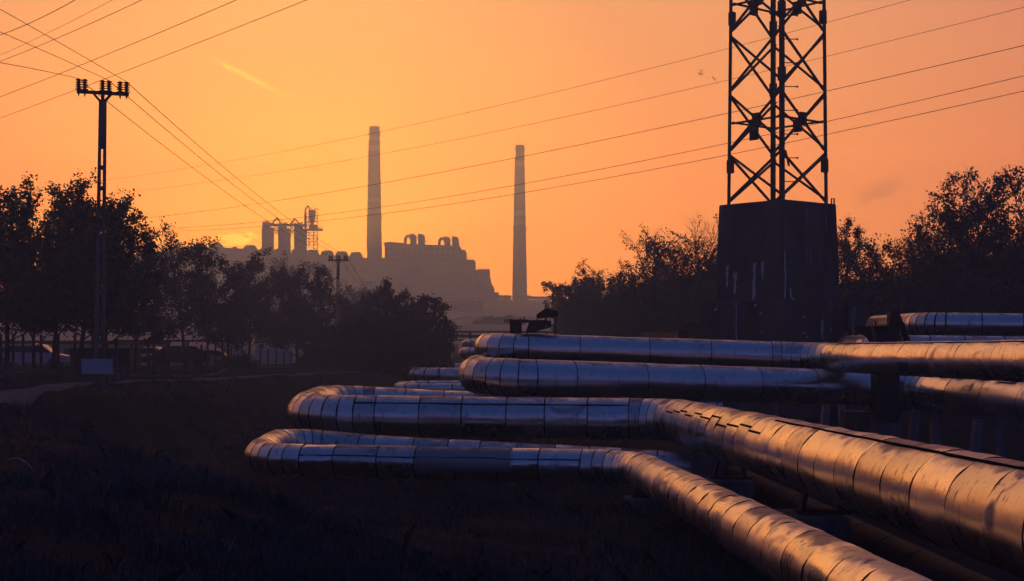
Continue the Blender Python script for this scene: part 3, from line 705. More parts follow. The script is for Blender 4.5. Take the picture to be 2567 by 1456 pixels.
# pipe bridge crossing behind
DB = 165.0
br = thing('pipe_bridge', P(1240, 905, DB), 'dark railing-like pipe bridge crossing behind the pipes near the centre', 'bridge')
for py_, h_ in ((831, 0.22), (842, 0.34), (851.5, 0.16)):
    mb = MB(); mb.bar(P(1050, py_, DB), P(1500, py_ + 1.5, DB - 6), 0.3, h_); mb.build('girder', STEEL, br)
for px_ in (1092, 1136, 1178, 1225, 1270, 1320, 1370, 1420, 1470):
    mb = MB(); mb.bar(P(px_, 831, DB - 2), P(px_, 852, DB - 2), 0.28); mb.build('upright', STEEL, br)
for px_ in (1080, 1225, 1400):
    mb = MB(); p_ = P(px_, 852, DB - 2); mb.bar(p_, (p_.x, p_.y, hz_(p_.x, p_.y) - 0.3), 0.4); mb.build('pier', STEEL, br)
DL = 111.0
ld = thing('access_ladder', P(1144, 912, DL), 'thin access ladder frame beside the dark bush left of the stacked pipe ends', 'ladder')
for px_ in (1139, 1145.5, 1152):
    mb = MB(); mb.bar(P(px_, 862 if px_ < 1150 else 885, DL), P(px_, 922, DL), 0.07); mb.build('rail', STEEL, ld)
for k in range(9):
    py_ = 870 + k * 6
    mb = MB(); mb.bar(P(1139, py_, DL), P(1145.5, py_, DL), 0.04); mb.build('rung', STEEL, ld)
# ------------------------------------------------------------------ pylon on its concrete pedestal
PC = Vector((X(1948, 60.0), 60.0, 0)); ROT = R_(39.8)
def corner(k, hd, z, rot=ROT):
    """k-th corner of a square turned on edge: 0 near, 1 right, 2 far, 3 left; hd = half diagonal"""
    g = -math.pi / 2 + k * math.pi / 2 + (rot - R_(45))
    return Vector((PC.x + hd * math.cos(g), PC.y + hd * math.sin(g), z))
def concrete_stained():
    m = material('pedestal_concrete', (0.095, 0.088, 0.092), (0.050, 0.045, 0.050), 0.95, scale=1.2, detail=9, bump=0.35, bscale=9, stretch=(1, 1, 0.25))
    t = m.node_tree; b = t.nodes['Principled BSDF']; n = t.nodes; lk = t.links.new
    old = b.inputs['Base Color'].links[0].from_socket
    geo = n.new('ShaderNodeNewGeometry'); mp = n.new('ShaderNodeMapping'); mp.inputs['Scale'].default_value = (2.6, 2.6, 0.28); lk(geo.outputs['Position'], mp.inputs[0])
    no = n.new('ShaderNodeTexNoise'); no.inputs['Scale'].default_value = 1.0; no.inputs['Detail'].default_value = 7; lk(mp.outputs[0], no.inputs['Vector'])
    r = n.new('ShaderNodeMapRange'); r.interpolation_type = 'SMOOTHSTEP'; lk(no.outputs[0], r.inputs[0]); r.inputs[1].default_value = 0.60; r.inputs[2].default_value = 0.72; r.inputs[4].default_value = 0.6
    mx = n.new('ShaderNodeMix'); mx.data_type = 'RGBA'; lk(r.outputs[0], mx.inputs[0]); lk(old, mx.inputs[6]); mx.inputs[7].default_value = (0.26, 0.25, 0.26, 1)
    lk(mx.outputs[2], b.inputs['Base Color']); return m
PED = concrete_stained()
LIME = material('lime_bloom', (0.6, 0.58, 0.57), (0.4, 0.39, 0.39), 0.9, scale=5)
ped = thing('pylon_pedestal', (PC.x, PC.y, 0), 'tall stained concrete pedestal carrying the lattice pylon', 'pedestal')
ZT, ZM = Z(499, 57.6), Z(751, 57.2)
NL = 5; rl_ = random.Random(4)
for i in range(NL):                                      # cast in lifts, each set back by a hair
    za, zb_ = ZM + (ZT - ZM) * i / NL, ZM + (ZT - ZM) * (i + 1) / NL; e = rl_.uniform(-0.012, 0.012)
    f0, f1 = 2.62 - 0.18 * i / NL + e, 2.62 - 0.18 * (i + 1) / NL + e
    mb = MB(); mb.hexa([corner(k, f0 - 0.02, za) for k in range(4)], [corner(k, f0, za + 0.03) for k in range(4)]); mb.hexa([corner(k, f0, za + 0.03) for k in range(4)], [corner(k, f1, zb_ - 0.03) for k in range(4)]); mb.hexa([corner(k, f1, zb_ - 0.03) for k in range(4)], [corner(k, f1 - 0.02, zb_) for k in range(4)])
    mb.build('concrete_lift', PED, ped)
mb = MB(); mb.hexa([corner(k, 3.32, -0.3) for k in range(4)], [corner(k, 3.24, ZM - 0.06) for k in range(4)]); mb.hexa([corner(k, 3.24, ZM - 0.06) for k in range(4)], [corner(k, 3.15, ZM + 0.001) for k in range(4)]); mb.build('plinth', PED, ped)
c1 = corner(1, 3.25, 0)
mb = MB(); mb.box((c1.x - 0.55, c1.y - 1.0, -0.2), (c1.x + 0.16, c1.y - 0.3, ZM - 0.22)); mb.build('buttress', PED, ped)
# lime runs on the two front faces: thin crusts a few mm proud of the concrete
def crust(face, u, z0, z1, w0, w1, ja):
    a_ = 2.53; hd = lambda z: 2.62 + (2.44 - 2.62) * (z - ZM) / (ZT - ZM) if z > ZM else 3.29
    rr = random.Random(ja); n_ = 7; L_, R2 = [], []
    for k in range(n_):
        z = z0 + (z1 - z0) * k / (n_ - 1); w = (w0 + (w1 - w0) * k / (n_ - 1)) * rr.uniform(0.6, 1.3)
        h = hd(z) + 0.008
        c0 = corner(0, h, z); ce = corner(3 if face == 'l' else 1, h, z)
        d_ = (ce - c0); dl = d_.normalized(); c = c0 + d_ * u + dl * (rr.uniform(-0.03, 0.03))
        L_.append(c - dl * w / 2); R2.append(c + dl * w / 2)
    mb = MB(); nrm = Vector((-0.7 if face == 'l' else 0.7, -0.7, 0)) * 0.012
    vs = L_ + R2 + [p + nrm for p in L_] + [p + nrm for p in R2]
    fs = []
    for k in range(n_ - 1):
        fs += [(2 * n_ + k, 3 * n_ + k, 3 * n_ + k + 1, 2 * n_ + k + 1), (k, 2 * n_ + k, 2 * n_ + k + 1, k + 1), (3 * n_ + k, n_ + k, n_ + k + 1, 3 * n_ + k + 1)]
    mb.add(vs, fs); mb.build('lime_run', LIME, ped)
for a_ in (('l', 0.42, ZM + 0.02, ZM + 1.55, 0.16, 0.14, 1), ('l', 0.30, ZM + 0.9, ZM + 1.6, 0.05, 0.2, 2), ('l', 0.70, ZM + 0.3, ZM + 1.2, 0.1, 0.2, 3), ('r', 0.03, ZM + 0.05, ZM + 2.0, 0.12, 0.06, 4),
           ('r', 0.12, ZM + 0.0, ZM + 0.5, 0.14, 0.05, 5), ('l', 0.82, ZM + 0.6, ZM + 1.5, 0.06, 0.16, 6), ('l', 0.55, 2.9, ZM - 0.1, 0.07, 0.1, 7), ('r', 0.50, 3.3, ZM - 0.8, 0.1, 0.14, 8)):
    crust(*a_)
stud = MB(); stud.cone((0, -0.03, 0), (0, 0.02, 0), 0.055, 0.055, 10); stud_me = stud.mesh('form_tie', LIME)
for face, u, z in (('l', 0.80, ZM - 0.35), ('l', 0.33, ZM - 0.2), ('l', 0.27, ZM - 0.55), ('l', 0.26, ZM - 1.3), ('r', 0.25, ZM - 0.7), ('r', 0.25, ZM - 1.35), ('r', 0.29, ZM - 1.5), ('r', 0.62, ZM - 1.2), ('r', 0.26, ZM - 2.0)):
    c0 = corner(0, 3.28, z); ce = corner(3 if face == 'l' else 1, 3.28, z); inst(stud_me, 'form_tie', ped, c0 + (ce - c0) * u, R_(-45 if face == 'l' else 45))
# corner conduit and hook
mb = MB(); pL = corner(3, 2.5, ZM); mb.tube([(pL.x - 0.05, pL.y - 0.1, ZM), (pL.x - 0.12, pL.y - 0.1, ZM + 0.02), (pL.x - 0.04, pL.y - 0.1, ZM + 0.4), (pL.x - 0.03, pL.y - 0.1, ZM + 0.9)], 0.02, 6); mb.build('conduit', STEEL, ped)

py_t = thing('lattice_pylon', (PC.x, PC.y, ZT), 'dark steel lattice pylon standing on the concrete pedestal', 'pylon')
ZTOP = 25.0
def leghd(z): return 2.10 - (z - ZT) * 0.012 if z < ZT + 1.6 else 2.08 - (z - ZT) * 0.009
def legp(k, z): return corner(k, leghd(z), z)
for k in range(4):
    mb = MB(); w = 0.165
    for s in range(2):                                     # angle section: two flanges
        za, zb_ = ZT, ZTOP
        pa, pb = legp(k, za), legp(k, zb_)
        nb = (legp((k + (1 if s == 0 else 3)) % 4, za) - pa).normalized()
        lo = [pa, pa + nb * w]; ot = (legp((k + (3 if s == 0 else 1)) % 4, za) - pa).normalized() * 0.03
        q0 = [lo[0], lo[1], lo[1] + ot, lo[0] + ot]; sh = pb - pa
        mb.hexa(q0, [v + sh for v in q0])
    mb.build('leg', STEEL, py_t)
    # splice plates
    for zz in (ZT + 1.35 if k in (1, 3) else ZT + 4.9, ZT + 7.6):
        pa = legp(k, zz); nb = (legp((k + 1) % 4, zz) - pa).normalized(); nc = (legp((k + 3) % 4, zz) - pa).normalized()
        mb = MB(); q0 = [pa - nb * 0.03 - nc * 0.03, pa + nb * 0.22 - nc * 0.02, pa + nb * 0.2 + nc * 0.2, pa + nc * 0.22 - nb * 0.02]; mb.hexa(q0, [v + Vector((0, 0, 0.55)) for v in q0]); mb.build('splice', STEEL, py_t)
PANS = [ZT + 0.05, Z(382, 60), Z(232, 60), Z(83, 60)]
ph_ = PANS[3] - PANS[2]
while PANS[-1] + ph_ < ZTOP: PANS.append(PANS[-1] + ph_)
for i in range(len(PANS) - 1):
    za, zb_ = PANS[i], PANS[i + 1]
    for k in range(4):
        k2 = (k + 1) % 4
        inw = (PC - legp(k, 0).lerp(legp(k2, 0), 0.5)); inw.z = 0; inw.normalize()
        for s in range(2):
            a0, b0 = (legp(k, za + 0.1), legp(k2, zb_ - 0.1)) if s == 0 else (legp(k2, za + 0.1), legp(k, zb_ - 0.1))
            off_ = inw * (0.05 + 0.10 * s)
            mb = MB(); mb.bar(a0 + off_, b0 + off_, 0.085, 0.085); mb.build('brace', STEEL, py_t)
        if i % 2 == 1:
            zm = (za + zb_) / 2; a0, b0 = legp(k, zm), legp(k2, zm)
            mb = MB(); mb.bar(a0 + inw * 0.22, b0 + inw * 0.22, 0.075, 0.075); mb.build('belt_member', STEEL, py_t)
            c = a0.lerp(b0, 0.5); dl = (b0 - a0).normalized()
            mb = MB(); q0 = [c - dl * 0.19 + inw * 0.04, c + dl * 0.19 + inw * 0.04, c + dl * 0.19 + inw * 0.2, c - dl * 0.19 + inw * 0.2]
            mb.hexa([v - Vector((0, 0, 0.27)) for v in q0], [v + Vector((0, 0, 0.27)) for v in q0]); mb.build('gusset_plate', STEEL, py_t)
for j in range(16):
    z = ZT + 0.75 + j * 0.97
    if z > ZTOP - 0.5: break
    p_ = legp(0, z); mb = MB(); mb.bar(p_ + Vector((0.02, 0, 0)), p_ + Vector((0.62, 0.05, 0)), 0.035); mb.cone(p_ + Vector((0.60, 0.05, 0)), p_ + Vector((0.66, 0.05, 0)), 0.045, 0.045, 8); mb.build('step_bolt', STEEL, py_t)
# notice plate on the left face and a strip hanging from the near leg
DS = 58.4
mb = MB(); mb.hexa([P(1877.5, 353, DS), P(1901, 350, DS - 0.15), P(1901, 350, DS - 0.12), P(1877.5, 353, DS + 0.03)], [P(1878, 319, DS), P(1901.5, 317, DS - 0.15), P(1901.5, 317, DS - 0.12), P(1878, 319, DS + 0.03)])
NOT_ = material('notice_plate_paint', (0.10, 0.11, 0.12), None, 0.6)
pl = mb.build('notice_plate', STEEL, py_t)
mb = MB(); mb.hexa([P(1880, 327, DS - 0.02), P(1900, 325, DS - 0.16), P(1900, 325, DS - 0.14), P(1880, 327, DS)], [P(1880, 320, DS - 0.02), P(1900, 318.5, DS - 0.16), P(1900, 318.5, DS - 0.14), P(1880, 320, DS)]); mb.build('header_strip', NOT_, pl)
for r_ in range(5):
    yb = 332 + r_ * 4
    mb = MB(); mb.hexa([P(1883, yb + 1.2, DS - 0.03), P(1898, yb, DS - 0.16), P(1898, yb, DS - 0.14), P(1883, yb + 1.2, DS - 0.01)], [P(1883, yb - 0.4, DS - 0.03), P(1898, yb - 1.6, DS - 0.16), P(1898, yb - 1.6, DS - 0.14), P(1883, yb - 0.4, DS - 0.01)]); mb.build('print_line', INKM, pl)
mb = MB(); mb.bar(P(1968, 376, 57.7), P(1977, 416, 57.6), 0.14, 0.03); mb.build('hanging_strip', STEEL, py_t)
mb = MB(); p_ = legp(1, ZT); mb.tube([(p_.x + 0.15, p_.y, ZT - 0.05), (p_.x + 0.15, p_.y, ZT + 0.25), (p_.x + 0.26, p_.y, ZT + 0.25), (p_.x + 0.26, p_.y, ZT - 0.05)], 0.035, 6); mb.build('lifting_eye', STEEL, py_t)

# ------------------------------------------------------------------ poles and wires
def insulator_mesh(h, r):
    prof = [(0.02, 0)]
    n_ = 5
    for k in range(n_):
        z = h * (k + 0.35) / n_; prof += [(r * 0.45, z - h * 0.05), (r * (1.0 - 0.04 * k), z), (r * 0.9, z + h * 0.04), (r * 0.42, z + h * 0.07)]
    prof += [(r * 0.5, h * 0.97), (r * 0.3, h)]
    mb = MB(); mb.lathe((0, 0, 0), prof, 10); return mb.mesh('insulator', CERAM, smooth=40)
INS = insulator_mesh(0.36, 0.115)
def pole(lab, d, px, pxs, py_arm, sc, py_base, tilt):
    x = X(px, d); zb_ = Z(py_base, d) - 0.3; za = Z(py_arm, d); t = thing('utility_pole', (x, d, zb_), lab, 'pole', 'slotted concrete power poles')
    ztop = za - 0.22
    wt, wb = 0.112, 0.165; dt, db = 0.045, 0.075
    lean = 0.10
    def cxz(z): return x + lean * (z - ztop) / (ztop - zb_) * -1.0 * -0.0 - (ztop - z) / (ztop - zb_) * 0.12
    def wz(z): return wt + (wb - wt) * (ztop - z) / (ztop - zb_)
    def dz(z): return dt + (db - dt) * (ztop - z) / (ztop - zb_)
    flw = 0.36                                           # share of half width that is flange
    for s in (-1, 1):
        mb = MB()
        def sec(z):
            c, w, dd = cxz(z), wz(z), dz(z); xa, xb = (c - w, c - w * (1 - 2 * flw * 0.9)) if s < 0 else (c + w * (1 - 2 * flw * 0.9), c + w)
            return [(xa, d - dd, z), (xb, d - dd, z), (xb, d + dd, z), (xa, d + dd, z)]
        mb.hexa(sec(zb_), sec(ztop)); mb.build('flange', CONC, t)
    # webs between the slots
    zs = ztop; mb = MB()
    z_slot0 = ztop - (ztop - zb_) * 0.165
    def web(z1, z0):
        m2 = MB()
        def sec(z): c, w, dd = cxz(z), wz(z) * 0.45, dz(z) * 0.8; return [(c - w, d - dd, z), (c + w, d - dd, z), (c + w, d + dd, z), (c - w, d + dd, z)]
        m2.hexa(sec(z0), sec(z1)); m2.build('web', CONC, t)
    web(ztop, z_slot0)
    nsl = 12; step = (z_slot0 - zb_) / nsl
    for k in range(nsl): web(z_slot0 - (k + 0.80) * step, z_slot0 - (k + 1.0) * step)
    mb = MB(); a0 = Vector((X(pxs[0] - 4, d), d, za + tilt)); b0 = Vector((X(pxs[-1] + 5, d), d, za - tilt)); mb.bar(a0, b0, 0.11, 0.10); mb.build('crossarm', STEEL, t)
    for s in (-1, 1):
        mb = MB(); mb.bar((x + s * 0.28, d - 0.02, za - 0.03), (x + s * 0.08, d - 0.02, za - 0.26), 0.07); mb.build('arm_brace', STEEL, t)
    mb = MB(); mb.bar((x, d, za - 0.05), (x, d, ztop - 0.05), 0.09); mb.build('arm_post', STEEL, t)
    tops = []
    for q in pxs:
        u = (q - pxs[0]) / (pxs[-1] - pxs[0]); z = za + tilt * (1 - 2 * u) + 0.045
        inst(INS, 'insulator', t, (X(q, d), d, z), 0, sc); tops.append(Vector((X(q, d), d, z + 0.36 * sc)))
        mb = MB(); mb.cone((X(q, d), d, z - 0.09), (X(q, d), d, z - 0.20), 0.035, 0.012, 6); mb.build('insulator_pin', STEEL, t)
    return t, tops
pole1, tp1 = pole('tall slotted concrete pole with six insulators, rising from the left bank', 45.0, 257.5, [197, 212.5, 257, 273, 301, 317], 233, 1.0, 972, 0.05)
pole2, tp2 = pole('distant slotted pole with crossarm in front of the power station', 122.0, 847.5, [826, 831.5, 845, 851, 863, 868.5], 652, 1.0, 905, 0.0)
sg = thing('blank_signboard', P(243, 965, 44.6), 'blank pale signboard fixed low on the left pole', 'sign')
mb = MB(); mb.hexa([P(204, 937, 44.72), P(283, 937.5, 44.72), P(283, 937.5, 44.76), P(204, 937, 44.76)], [P(204, 898.5, 44.72), P(283, 899, 44.72), P(283, 899, 44.76), P(204, 898.5, 44.76)]); mb.build('board', material('blank_sign_paint', (0.46, 0.50, 0.53), (0.42, 0.46, 0.49), 0.8, scale=2), sg)
for px_ in (238, 258):
    mb = MB(); mb.bar(P(px_, 917, 44.765), P(px_, 917, 44.90), 0.05); mb.build('mount', STEEL, sg)

def wire(lab, pts, r, grp, cat='wire', n_=40):
    """pts: world points; smooth quadratic through three points"""
    p = [Vector(q) for q in pts]
    if len(p) == 3:
        d01 = (p[1] - p[0]).length; d12 = (p[2] - p[1]).length; tm = d01 / (d01 + d12); out_ = []
        for k in range(n_ + 1):
            t = k / n_
            l0 = (t - tm) * (t - 1) / (tm); l1 = t * (t - 1) / (tm * (tm - 1)); l2 = t * (t - tm) / (1 - tm)
            out_.append(p[0] * l0 + p[1] * l1 + p[2] * l2)
    else:
        out_ = p
    mb = MB(); mb.tube(out_, r * (0.9 if 'behind the pylon' in lab else 0.7), 5)
    return tag(mb.build('overhead_wire', WIREM), lab, cat, grp)
def plan_pt(px, py, A, B):
    """point seen at px, py on the vertical plane through A and B"""
    k = (px - CX) / FOC; dx, dy = B.x - A.x, B.y - A.y
    t = (k * A.y - A.x) / (dx - k * dy); d = A.y + t * dy
    return Vector((k * d, d, EYE + (HZ - py) / FOC * d))
def extrap(a, b, f): return a + (a - b) * f
HV = [  # label, far end, middle, near end (px, py, distance)
    ('thin faded wire, topmost of the five crossing behind the pylon', (28, 475, 330), (950, 331), (2280, 0, 150), 0.030),
    ('faded wire, second from the top behind the pylon', (98, 498, 330), (955, 386), (2566, 18, 140), 0.030),
    ('dark wire, third from the top behind the pylon', (310, 552, 250), (1330, 388), (2566, 114, 105), 0.032),
    ('dark wire, fourth from the top behind the pylon', (318, 575, 250), (955, 519), (2566, 190, 105), 0.030),
    ('dark wire, lowest of the five crossing behind the pylon', (318, 580, 250), (955, 536), (2566, 228, 105), 0.030)]
for lab, f_, m_, n_p, r in HV:
    A = P(*f_); B = P(*n_p); Mm = plan_pt(m_[0], m_[1], A, B)
    # carry on past both ends along the same span
    def qd(t):
        tm = (Mm - A).length / ((Mm - A).length + (B - Mm).length)
        l0 = (t - tm) * (t - 1) / tm; l1 = t * (t - 1) / (tm * (tm - 1)); l2 = t * (t - tm) / (1 - tm); return A * l0 + Mm * l1 + B * l2
    wire(lab, [qd(-0.12 + 1.32 * k / 48) for k in range(49)], r, 'high wires crossing behind the pylon')
TL = [('thick wire cutting the top left corner, leftmost', (0, 88, 48), (188, 0, 40), 0.016), ('pale thin wire in the top left corner', (0, 138, 75), (281, 0, 58), 0.013),
      ('wire in the top left just under the pale thin one', (0, 154, 62), (355, 0, 50), 0.017), ('wire passing above the left pole, second lowest in the top left', (0, 243, 72), (592, 0, 52), 0.019),
      ('wire crossing behind the insulators of the left pole, lowest in the top left', (0, 296, 84), (768, 0, 55), 0.019)]
for lab, a0, b0, r in TL:
    A = P(*a0); B = P(*b0); mid_ = A.lerp(B, 0.5) - Vector((0, 0, 0.06))
    def qd2(t): return A * ((t - .5) * (t - 1) / .5) + mid_ * (t * (t - 1) / -.25) + B * (t * (t - .5) / .5)
    wire(lab, [qd2(-0.35 + 1.8 * k / 40) for k in range(41)], r, 'wires in the top left of the sky')
ends = [(0, 157, 36.0), (0, 80, 36.3), (0, 23, 36.6)]
names = ['left', 'middle', 'right']
for k, (i0, e) in enumerate(zip((0, 3, 5), ends)):
    a0 = tp1[i0]; b0 = P(*e); c0 = a0.lerp(b0, 0.5) - Vector((0, 0, 0.03))
    wire(f'{names[k]} wire coming from the upper left edge to the left pole', [b0 + (b0 - a0) * 0.8 + Vector((0, 0, -0.1)), b0, a0], 0.013, 'wires of the pole line')
    a2 = tp2[i0]; m2 = (a0 + a2) / 2 - Vector((0, 0, 0.55))
    wire(f'{names[k]} wire sagging from the left pole to the distant pole', [a0, m2, a2], 0.017, 'wires of the pole line')
    b2 = P((941, 925, 905)[2 - k] + 0, (725, 716, 738)[2 - k], 190); wire(f'{names[k]} wire running down from the distant pole behind the bushes', [a2, a2.lerp(b2, 0.5) - Vector((0, 0, 0.9)), b2 + (b2 - a2) * 0.5], 0.022, 'wires of the pole line')

# ------------------------------------------------------------------ power station
def box_px(mb, px0, px1, py_top, d0, d1, z0=26.0, depth=None):
    """box with its front face between two columns of the frame at distance d0"""
    mb.box((X(px0, d0), d0, z0), (X(px1, d0), d1, Z(py_top, d0))); return mb
GPL = 'buildings of the power station'
# long boiler hall seen obliquely
A = Vector((X(393, 960), 960, 0)); B = Vector((X(930, 1085), 1085, 0)); dirv = (B - A).normalized(); nrm = Vector((-dirv.y, dirv.x, 0)); ZH = Z(610, 960)
hall = thing('boiler_hall', (A.x, A.y, 27), 'long hazy power station hall with roof lanterns behind the left trees', 'building', GPL)
def hp(s, w, z): p_ = A + dirv * s + nrm * w; return Vector((p_.x, p_.y, z))
HL = (B - A).length
def hbox(mb, s0, s1, w0, w1, z0, z1): return mb.hexa([hp(s0, w0, z0), hp(s1, w0, z0), hp(s1, w1, z0), hp(s0, w1, z0)], [hp(s0, w0, z1), hp(s1, w0, z1), hp(s1, w1, z1), hp(s0, w1, z1)])
mb = MB(); hbox(mb, 18, HL, 0, 40, 24, ZH - 3.0); hbox(mb, 30, 100, 4, 36, ZH - 3.0, ZH - 0.2); mb.build('main_wall', PLANT, hall)
mb = MB(); hbox(mb, 0, 18, 2, 38, 24, ZH - 6); mb.build('end_annex', PLANT, hall)
def lantern(s0, s1, zb_, h, mat=PLANT):
    m2 = MB(); w_ = (s1 - s0); e = w_ * 0.28
    lo = [hp(s0, 1, zb_), hp(s1, 1, zb_), hp(s1, 7, zb_), hp(s0, 7, zb_)]; hi = [hp(s0 + e, 1, zb_ + h), hp(s1 - e, 1, zb_ + h), hp(s1 - e, 7, zb_ + h), hp(s0 + e, 7, zb_ + h)]
    m2.hexa(lo, hi); return m2.build('roof_lantern', mat, hall)
for s0 in (44, 72): lantern(s0, s0 + 9, ZH - 0.2, 2.6, PLANT_D)
for k in range(5): lantern(112 + k * 13.4, 112 + k * 13.4 + 10.0, ZH - 3.0, 4.4)
for s0 in (33, 64, 100, 117): mb = MB(); hbox(mb, s0, s0 + 2.2, 5, 8, ZH - 3.5, ZH + 1.1); mb.build('roof_vent', PLANT_D, hall)
for s0, h in ((38, 8), (142, 4)): mb = MB(); mb.bar(hp(s0, 6, ZH - 3), hp(s0, 6, ZH + h - 3), 0.25); mb.build('mast', PLANT_D, hall)

for row in range(3):
    for k in range(22):
        s0 = 24 + k * 7.0; zz = 36 + row * 9.0; mb = MB(); hbox(mb, s0, s0 + 3.6, -0.15, -0.02, zz, zz + 4.5); mb.build('window', GLASS, hall)
# three silos with a gantry
DSI = 925.0
zt_s = Z(575.5, DSI)
for k, (xa, xb, lab, yt) in enumerate(((656, 686.5, 'leftmost of three hazy silos joined by a gantry', 574), (697, 728.5, 'middle of three hazy silos joined by a gantry', 576.5), (737, 769, 'rightmost of three hazy silos, beside the lattice hopper tower', 578.5))):
    c = Vector((X((xa + xb) / 2, DSI), DSI, 24)); r = (xb - xa) / 2 / FOC * DSI
    s_ = thing('silo', c, lab, 'silo', 'silos of the power station')
    mb = MB(); mb.lathe(c, [(r, 0), (r, Z(yt, DSI) - 24), (r * 1.03, Z(yt, DSI) - 24 + 0.02), (r * 1.03, Z(yt, DSI) - 23.2)], 28); mb.build('shell', PLANT, s_, smooth=40)
    x0, x1, yt2 = ((659, 675.5, 557.5), (699, 718, 562), (739, 757, 563.5))[k]
    mb = MB(); mb.box((X(x0, DSI), DSI - 3, Z(yt, DSI) - 0.2), (X(x1, DSI), DSI + 3, Z(yt2, DSI))); mb.build('top_house', PLANT_D, s_)
    for q in range(5):
        px_ = x0 + 1 + q * (x1 - x0 - 2) / 4; mb = MB(); mb.bar(P(px_, yt2, DSI), P(px_, yt2 - 4.2, DSI), 0.22); mb.build('railing_post', PLANT_D, s_)
    for hh in (2.2, 4.2):
        mb = MB(); mb.bar(P(x0 + 1, yt2 - hh, DSI), P(x1 - 1, yt2 - hh, DSI), 0.18); mb.build('railing', PLANT_D, s_)
    mb = MB(); mb.bar(P(xa + 0.3, yt, DSI - r), P(xa + 0.3, 660, DSI), 0.3); mb.build('ladder', PLANT_D, s_)
gan = thing('silo_gantry', P(715, 580, DSI), 'gantry with two pointed frames across the silo tops', 'gantry')
def gb(name, a0, b0, w, h=None): m2 = MB(); m2.bar(P(*a0, DSI - 4), P(*b0, DSI - 4), w, h); m2.build(name, PLANT_D, gan)
gb('top_beam', (674, 563), (770, 565), 1.6, 1.5); gb('walkway', (686, 576.5), (741, 578.5), 1.6, 0.7)
for (l, t_, r) in ((680.5, 546, 706), (727, 548.5, 751)):
    gb('pointed_frame', (l, 562.5), ((l + r) / 2, t_), 0.9); gb('pointed_frame', (r, 562.5), ((l + r) / 2, t_), 0.9)
for px_ in (679, 684, 688, 694, 719, 723, 727.5, 731, 759, 763): gb('upright', (px_, 564), (px_, 577), 0.35)
for yy_ in (570, 573.5): gb('guard_rail', (687, yy_), (697, yy_ + .2), 0.2); gb('guard_rail', (729, yy_), (737, yy_ + .2), 0.2)
for (a0, b0) in ((688, 697), (728, 737)):
    gb('truss_chord', (a0, 584.5), (b0, 585), 0.5); gb('truss_diagonal', (a0, 578), (b0, 585), 0.3); gb('truss_diagonal', (b0, 578), (a0, 585), 0.3)
for px_ in (718, 756): gb('pinnacle', (px_ - 1.2, 563), (px_, 555.5), 0.45); gb('pinnacle', (px_ + 1.2, 563), (px_, 555.5), 0.45)

tw = thing('hopper_tower', (X(781, DSI), DSI, 26), 'lattice tower holding a round hopper with a pointed elevator head', 'tower')
def tb(name, a0, b0, w, h=None, dd=0.0, mat=PLANT_D): m2 = MB(); m2.bar(P(*a0, DSI + dd), P(*b0, DSI + dd), w, h); m2.build(name, mat, tw)
hc = P(782, 545, DSI); r = 9.2 / FOC * DSI
mb = MB(); z0_ = Z(545, DSI)
mb.lathe((hc.x, hc.y, 0), [(1.0, Z(566, DSI)), (1.6, Z(555, DSI)), (r, Z(541.5, DSI)), (r, Z(527, DSI))], 20); mb.build('hopper', PLANT, tw, smooth=40)
tb('elevator_casing', (764.5, 600), (764.5, 527), 1.0); tb('elevator_head', (764.5, 527.5), (771.5, 515.5), 0.9); tb('elevator_head', (771.5, 515.5), (777, 525), 0.9)
for px_ in (767.5, 774, 786, 795.5):
    for dd in (-2.5, 2.5): tb('column', (px_, 533 if px_ != 786 else 560), (px_, 625), 0.42, None, dd)
for yy_ in (533, 545, 556, 563, 583, 590, 598, 606, 614):
    for dd in (-2.5, 2.5): tb('girt', (766, yy_), (796, yy_), 0.34, None, dd)
for (a0, b0) in (((774, 583), (786, 598)), ((786, 583), (795, 598)), ((774, 614), (786, 598)), ((786, 614), (795, 598)), ((767, 545), (774, 556)), ((786, 556), (796, 545))): tb('diagonal', a0, b0, 0.28, None, -2.5)
mb = MB(); mb.box((X(764, DSI), DSI - 4, Z(578, DSI)), (X(808, DSI), DSI + 4, Z(574, DSI))); mb.build('platform', PLANT_D, tw)
mb = MB(); mb.box((X(776, DSI), DSI - 3, Z(574, DSI)), (X(794, DSI), DSI + 3, Z(564, DSI))); mb.build('machine_house', PLANT_D, tw)
for px_ in (797, 801, 805, 807.5): tb('platform_rail_post', (px_, 574), (px_, 567.5), 0.2, None, -3.8)
for yy_ in (567.7, 571): tb('platform_rail', (796, yy_), (808, yy_), 0.2, None, -3.8)
for px_ in (776, 781, 786, 790, 794, 797): tb('head_post', (px_, 528), (px_, 521.5), 0.28, None, -1)
for yy_ in (522, 525): tb('head_rail', (786, yy_), (797, yy_), 0.22, None, -1)

